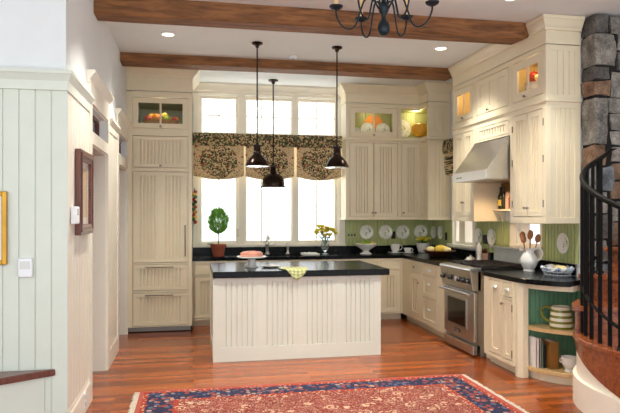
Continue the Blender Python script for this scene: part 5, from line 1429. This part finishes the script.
GB = 2.656
o = MB().lathe([(0, .006), (.08, .006), (.15, .02), (.15, .024), (.08, .011), (0, .011)], (0, 0, 0), 28, axis='y').build('display_plate', 'plate_d', smooth=True); o.location = (2.565, 8.66, GB+.113); o.scale = (.75, 1, .75); o.rotation_euler = (-.12, 0, 0); tag(o, 'green patterned plate standing left behind the orange plate', 'plate')
o = MB().lathe([(0, .006), (.08, .006), (.15, .02), (.15, .024), (.08, .011), (0, .011)], (0, 0, 0), 28, axis='y').build('display_plate', 'plate_d', smooth=True); o.location = (2.80, 8.66, GB+.113); o.scale = (.75, 1, .75); o.rotation_euler = (-.12, 0, 0); tag(o, 'green patterned plate standing right behind the orange plate', 'plate')
o = MB().lathe([(0, .006), (.08, .006), (.15, .02), (.15, .024), (.08, .011), (0, .011)], (0, 0, 0), 28, axis='y').build('display_plate', 'orange', smooth=True); o.location = (2.68, 8.725, GB+.20); o.rotation_euler = (-.05, 0, 0); tag(o, 'orange plate standing upright in the glass-fronted cabinet', 'plate')
MBx = MB().box(2.60, 2.76, 8.70, 8.75, GB-.001, GB+.048).build('plate_stand', 'cream'); tag(MBx, 'small cream block raising the orange plate', 'stand')
sb = thing('tureen', 'white tureen with green leafy lid in the glass-fronted cabinet', 'tureen', (2.375, 8.62, GB))
MB().lathe([(.05, 0), (.08, .04), (.085, .08), (0, .08)], (0, 0, 0), 24).build('bowl', 'grey_cer', sb, smooth=True)
MB().ball((0, 0, .105), .065, sz=.7, n=14, m=8, ribs=9, rib=.15).build('lid', 'plate_d', sb, smooth=True)
o = MB().lathe([(0, .006), (.08, .006), (.15, .02), (.15, .024), (.08, .011), (0, .011)], (0, 0, 0), 28, axis='y').build('display_plate', 'plate_b', smooth=True); o.location = (3.115, 8.715, GB+.151); o.rotation_euler = (-.14, 0, 0); tag(o, 'white plate leaning behind the pumpkin on the open corner shelf', 'plate')
o = MB().ball((0, 0, 0), .118, n=40, m=14, sz=.98, ribs=10, rib=.12, dent=.16).build('pumpkin', 'pumpkin', smooth=True); o.location = (3.335, 8.505, GB+.117)
MB().tube([(0, 0, .06), (.005, 0, .10), (.02, 0, .12)], [.016, .011, .009], 8).build('stem', 'bark', o); tag(o, 'bright orange pumpkin on the open corner shelf', 'pumpkin')

GR = 2.686
def crock(x, y, h, r, m_, label):
    t = thing('crock', label, 'crock', (x, y, GR))
    MB().lathe([(r*.8, 0), (r, .02), (r, h*.8), (r*.92, h), (r*.85, h), (r*.9, h*.8), (0, .02)], (0, 0, 0), 20).build('body', m_, t, smooth=True); MB().lathe([(r*.97, h*.95), (r*1.02, h*.98), (r*1.02, h*1.02), (r*.9, h*1.02)], (0, 0, 0), 20).build('rim', m_, t, smooth=True)
crock(3.44, 5.59, .17, .095, 'grey_cer', 'white crock behind the near glass door, on the hood side of its mullion'); crock(3.43, 5.32, .15, .10, 'white_cer', 'white crock under the gourds, on the chimney side of its mullion')
for i, (x, y, z, r, m_, lb) in enumerate(((3.43, 5.335, .245, .072, 'orange', 'orange gourd sitting in the crock nearest the chimney'), (3.40, 5.225, .225, .05, 'red_fr', 'dark red gourd beside the orange one nearest the chimney'), (3.41, 5.27, .335, .052, 'orange', 'orange gourd topmost behind the near glass door'), (3.44, 5.61, .25, .06, 'red_fr', 'reddish gourd in the crock on the hood side'), (3.43, 5.515, .225, .036, 'pale_fr', 'pale gourd on the hood-side crock'))):
    o = MB().ball((0, 0, 0), r, n=16, m=9, dent=.1, ribs=8, rib=.06).tube([(0, 0, r*.75), (.004, 0, r*1.2)], .006, 5).build('gourd', m_, smooth=True); o.location = (x, y, GR+z-.012); tag(o, lb, 'gourd')
bottle(3.44, 6.80, GR, .24, .05, 'pale_fr', 'pale bottle behind the far glass door beside the hood cabinet', stop='bark'); bottle(3.46, 6.98, GR, .2, .06, 'yellow_fr', 'squat yellow bottle behind the far glass door', stop='bark')

# rounded corner shelves
jz = .486
jg = thing('striped_jug', 'cream jug with olive bands on the middle corner shelf', 'jug', (3.285, 4.92, jz))
MB().lathe([(.098, 0), (.102, .012), (.100, .045), (.096, .10), (.088, .15), (.082, .185), (.086, .20), (.08, .20), (.075, .18), (.09, .05), (0, .02)], (0, 0, 0), 28).build('body', 'stripe', jg, smooth=True)
MB().tube(smooth_path([(-.06, .05, .165), (-.095, .085, .185), (-.125, .11, .15), (-.115, .10, .085), (-.075, .06, .05)]), .012, 8).build('handle', 'olive', jg, smooth=True)
bz = .1125
def book(x, y, w_, d_, h, m_, label, rz=0):
    b = thing('book', label, 'book', (x, y, bz), rz)
    MB().box(0, .004, 0, d_, 0, h).box(w_-.004, w_, 0, d_, 0, h).box(0, w_, 0, .004, 0, h).build('cover', m_, b)
    MB().box(.004, w_-.004, .004, d_-.004, .004, h-.004).build('pages', 'paper_white', b)
book(3.080, 4.985, .028, .14, .27, 'paper_white', 'white book at the post end of the bottom corner shelf')
book(3.110, 4.982, .018, .14, .265, 'book_pink', 'thin dusty pink book next to the white book on the bottom shelf')
book(3.130, 4.978, .016, .145, .25, 'book_green', 'faded green book between the pink and dark books')
book(3.148, 4.97, .022, .15, .21, 'book_dark', 'dark book on the bottom corner shelf beside the tan box file')
bj = thing('book', 'thick tan leather-bound book on the bottom corner shelf, beside the white cup', 'book', (3.178, 4.925, bz), -.05)
MB().box(0, .085, 0, .006, 0, .245).box(0, .006, .006, .17, 0, .245).box(.079, .085, .006, .17, 0, .245).build('cover', 'book_brown', bj); MB().box(.006, .079, .006, .165, .006, .24).build('pages', 'paper_white', bj)
mg = thing('sugar_bowl', 'white two-handled footed bowl on the bottom corner shelf', 'bowl', (3.31, 4.835, bz)); mg.scale = (.9, .9, .95)
MB().lathe([(.045, 0), (.045, .008), (.035, .02), (.06, .05), (.075, .09), (.072, .125), (.078, .135), (.07, .135), (.064, .12), (.066, .09), (0, .04)], (0, 0, 0), 24).build('bowl', 'white_cer', mg, smooth=True)
for s in (-1, 1): MB().tube([(s*.066, s*-.02*0, .115), (s*.10, 0, .125), (s*.105, 0, .10), (s*.072, 0, .08)], .006, 6).build('handle', 'white_cer', mg, smooth=True)
# ------------------------------------------------------------------ light
w = bpy.data.worlds.new('daylight'); SC.world = w; w.use_nodes = True
bgn = w.node_tree.nodes['Background']; bgn.inputs[0].default_value = (.93, .97, 1.0, 1); bgn.inputs[1].default_value = WORLD
def window_light(name, loc, rot, sx, sy, e, col=(1, .98, .95)):
    l = bpy.data.lights.new(name, 'AREA'); l.shape = 'RECTANGLE'; l.size = sx; l.size_y = sy; l.energy = e; l.color = col
    o = bpy.data.objects.new(name, l); COL.objects.link(o); o.location = loc; o.rotation_euler = rot; o.visible_camera = False
    return o
def cabinet_light(x, y, z, e, col=(1, .72, .38)):
    l = bpy.data.lights.new('cabinet_puck_light', 'POINT'); l.energy = e; l.color = col; l.shadow_soft_size = .02
    o = bpy.data.objects.new('cabinet_puck_light', l); COL.objects.link(o); o.location = (x, y, z)
cabinet_light(3.36, 5.47, 3.05, 1.1); cabinet_light(3.40, 6.90, 3.05, 1.6)
cabinet_light(2.6, 8.55, 3.05, 1.2, (1, .85, .6)); cabinet_light(3.30, 8.60, 3.03, 1.8, (1, .84, .58)); cabinet_light(-.41, 8.0, 2.97, 1.3, (1, .9, .75))
# lamp of the range hood
l = bpy.data.lights.new('hood_lamp', 'SPOT'); l.energy = 18; l.color = (1, .66, .36); l.spot_size = radians(150); l.spot_blend = .6; l.shadow_soft_size = .05
o = bpy.data.objects.new('hood_lamp', l); COL.objects.link(o); o.location = (3.35, 6.2, 1.875)
sn = bpy.data.lights.new('sun', 'SUN'); sn.energy = SUN; sn.angle = radians(3); sn.color = (1, .97, .92)
so_ = bpy.data.objects.new('sun', sn); COL.objects.link(so_); so_.location = (0, -5, 12); so_.rotation_euler = (0, radians(18), 0)
SC.view_settings.view_transform = 'Standard'; SC.view_settings.look = 'None'; SC.view_settings.gamma = 1; SC.view_settings.use_curve_mapping = False
SC.view_settings.exposure = EXPO
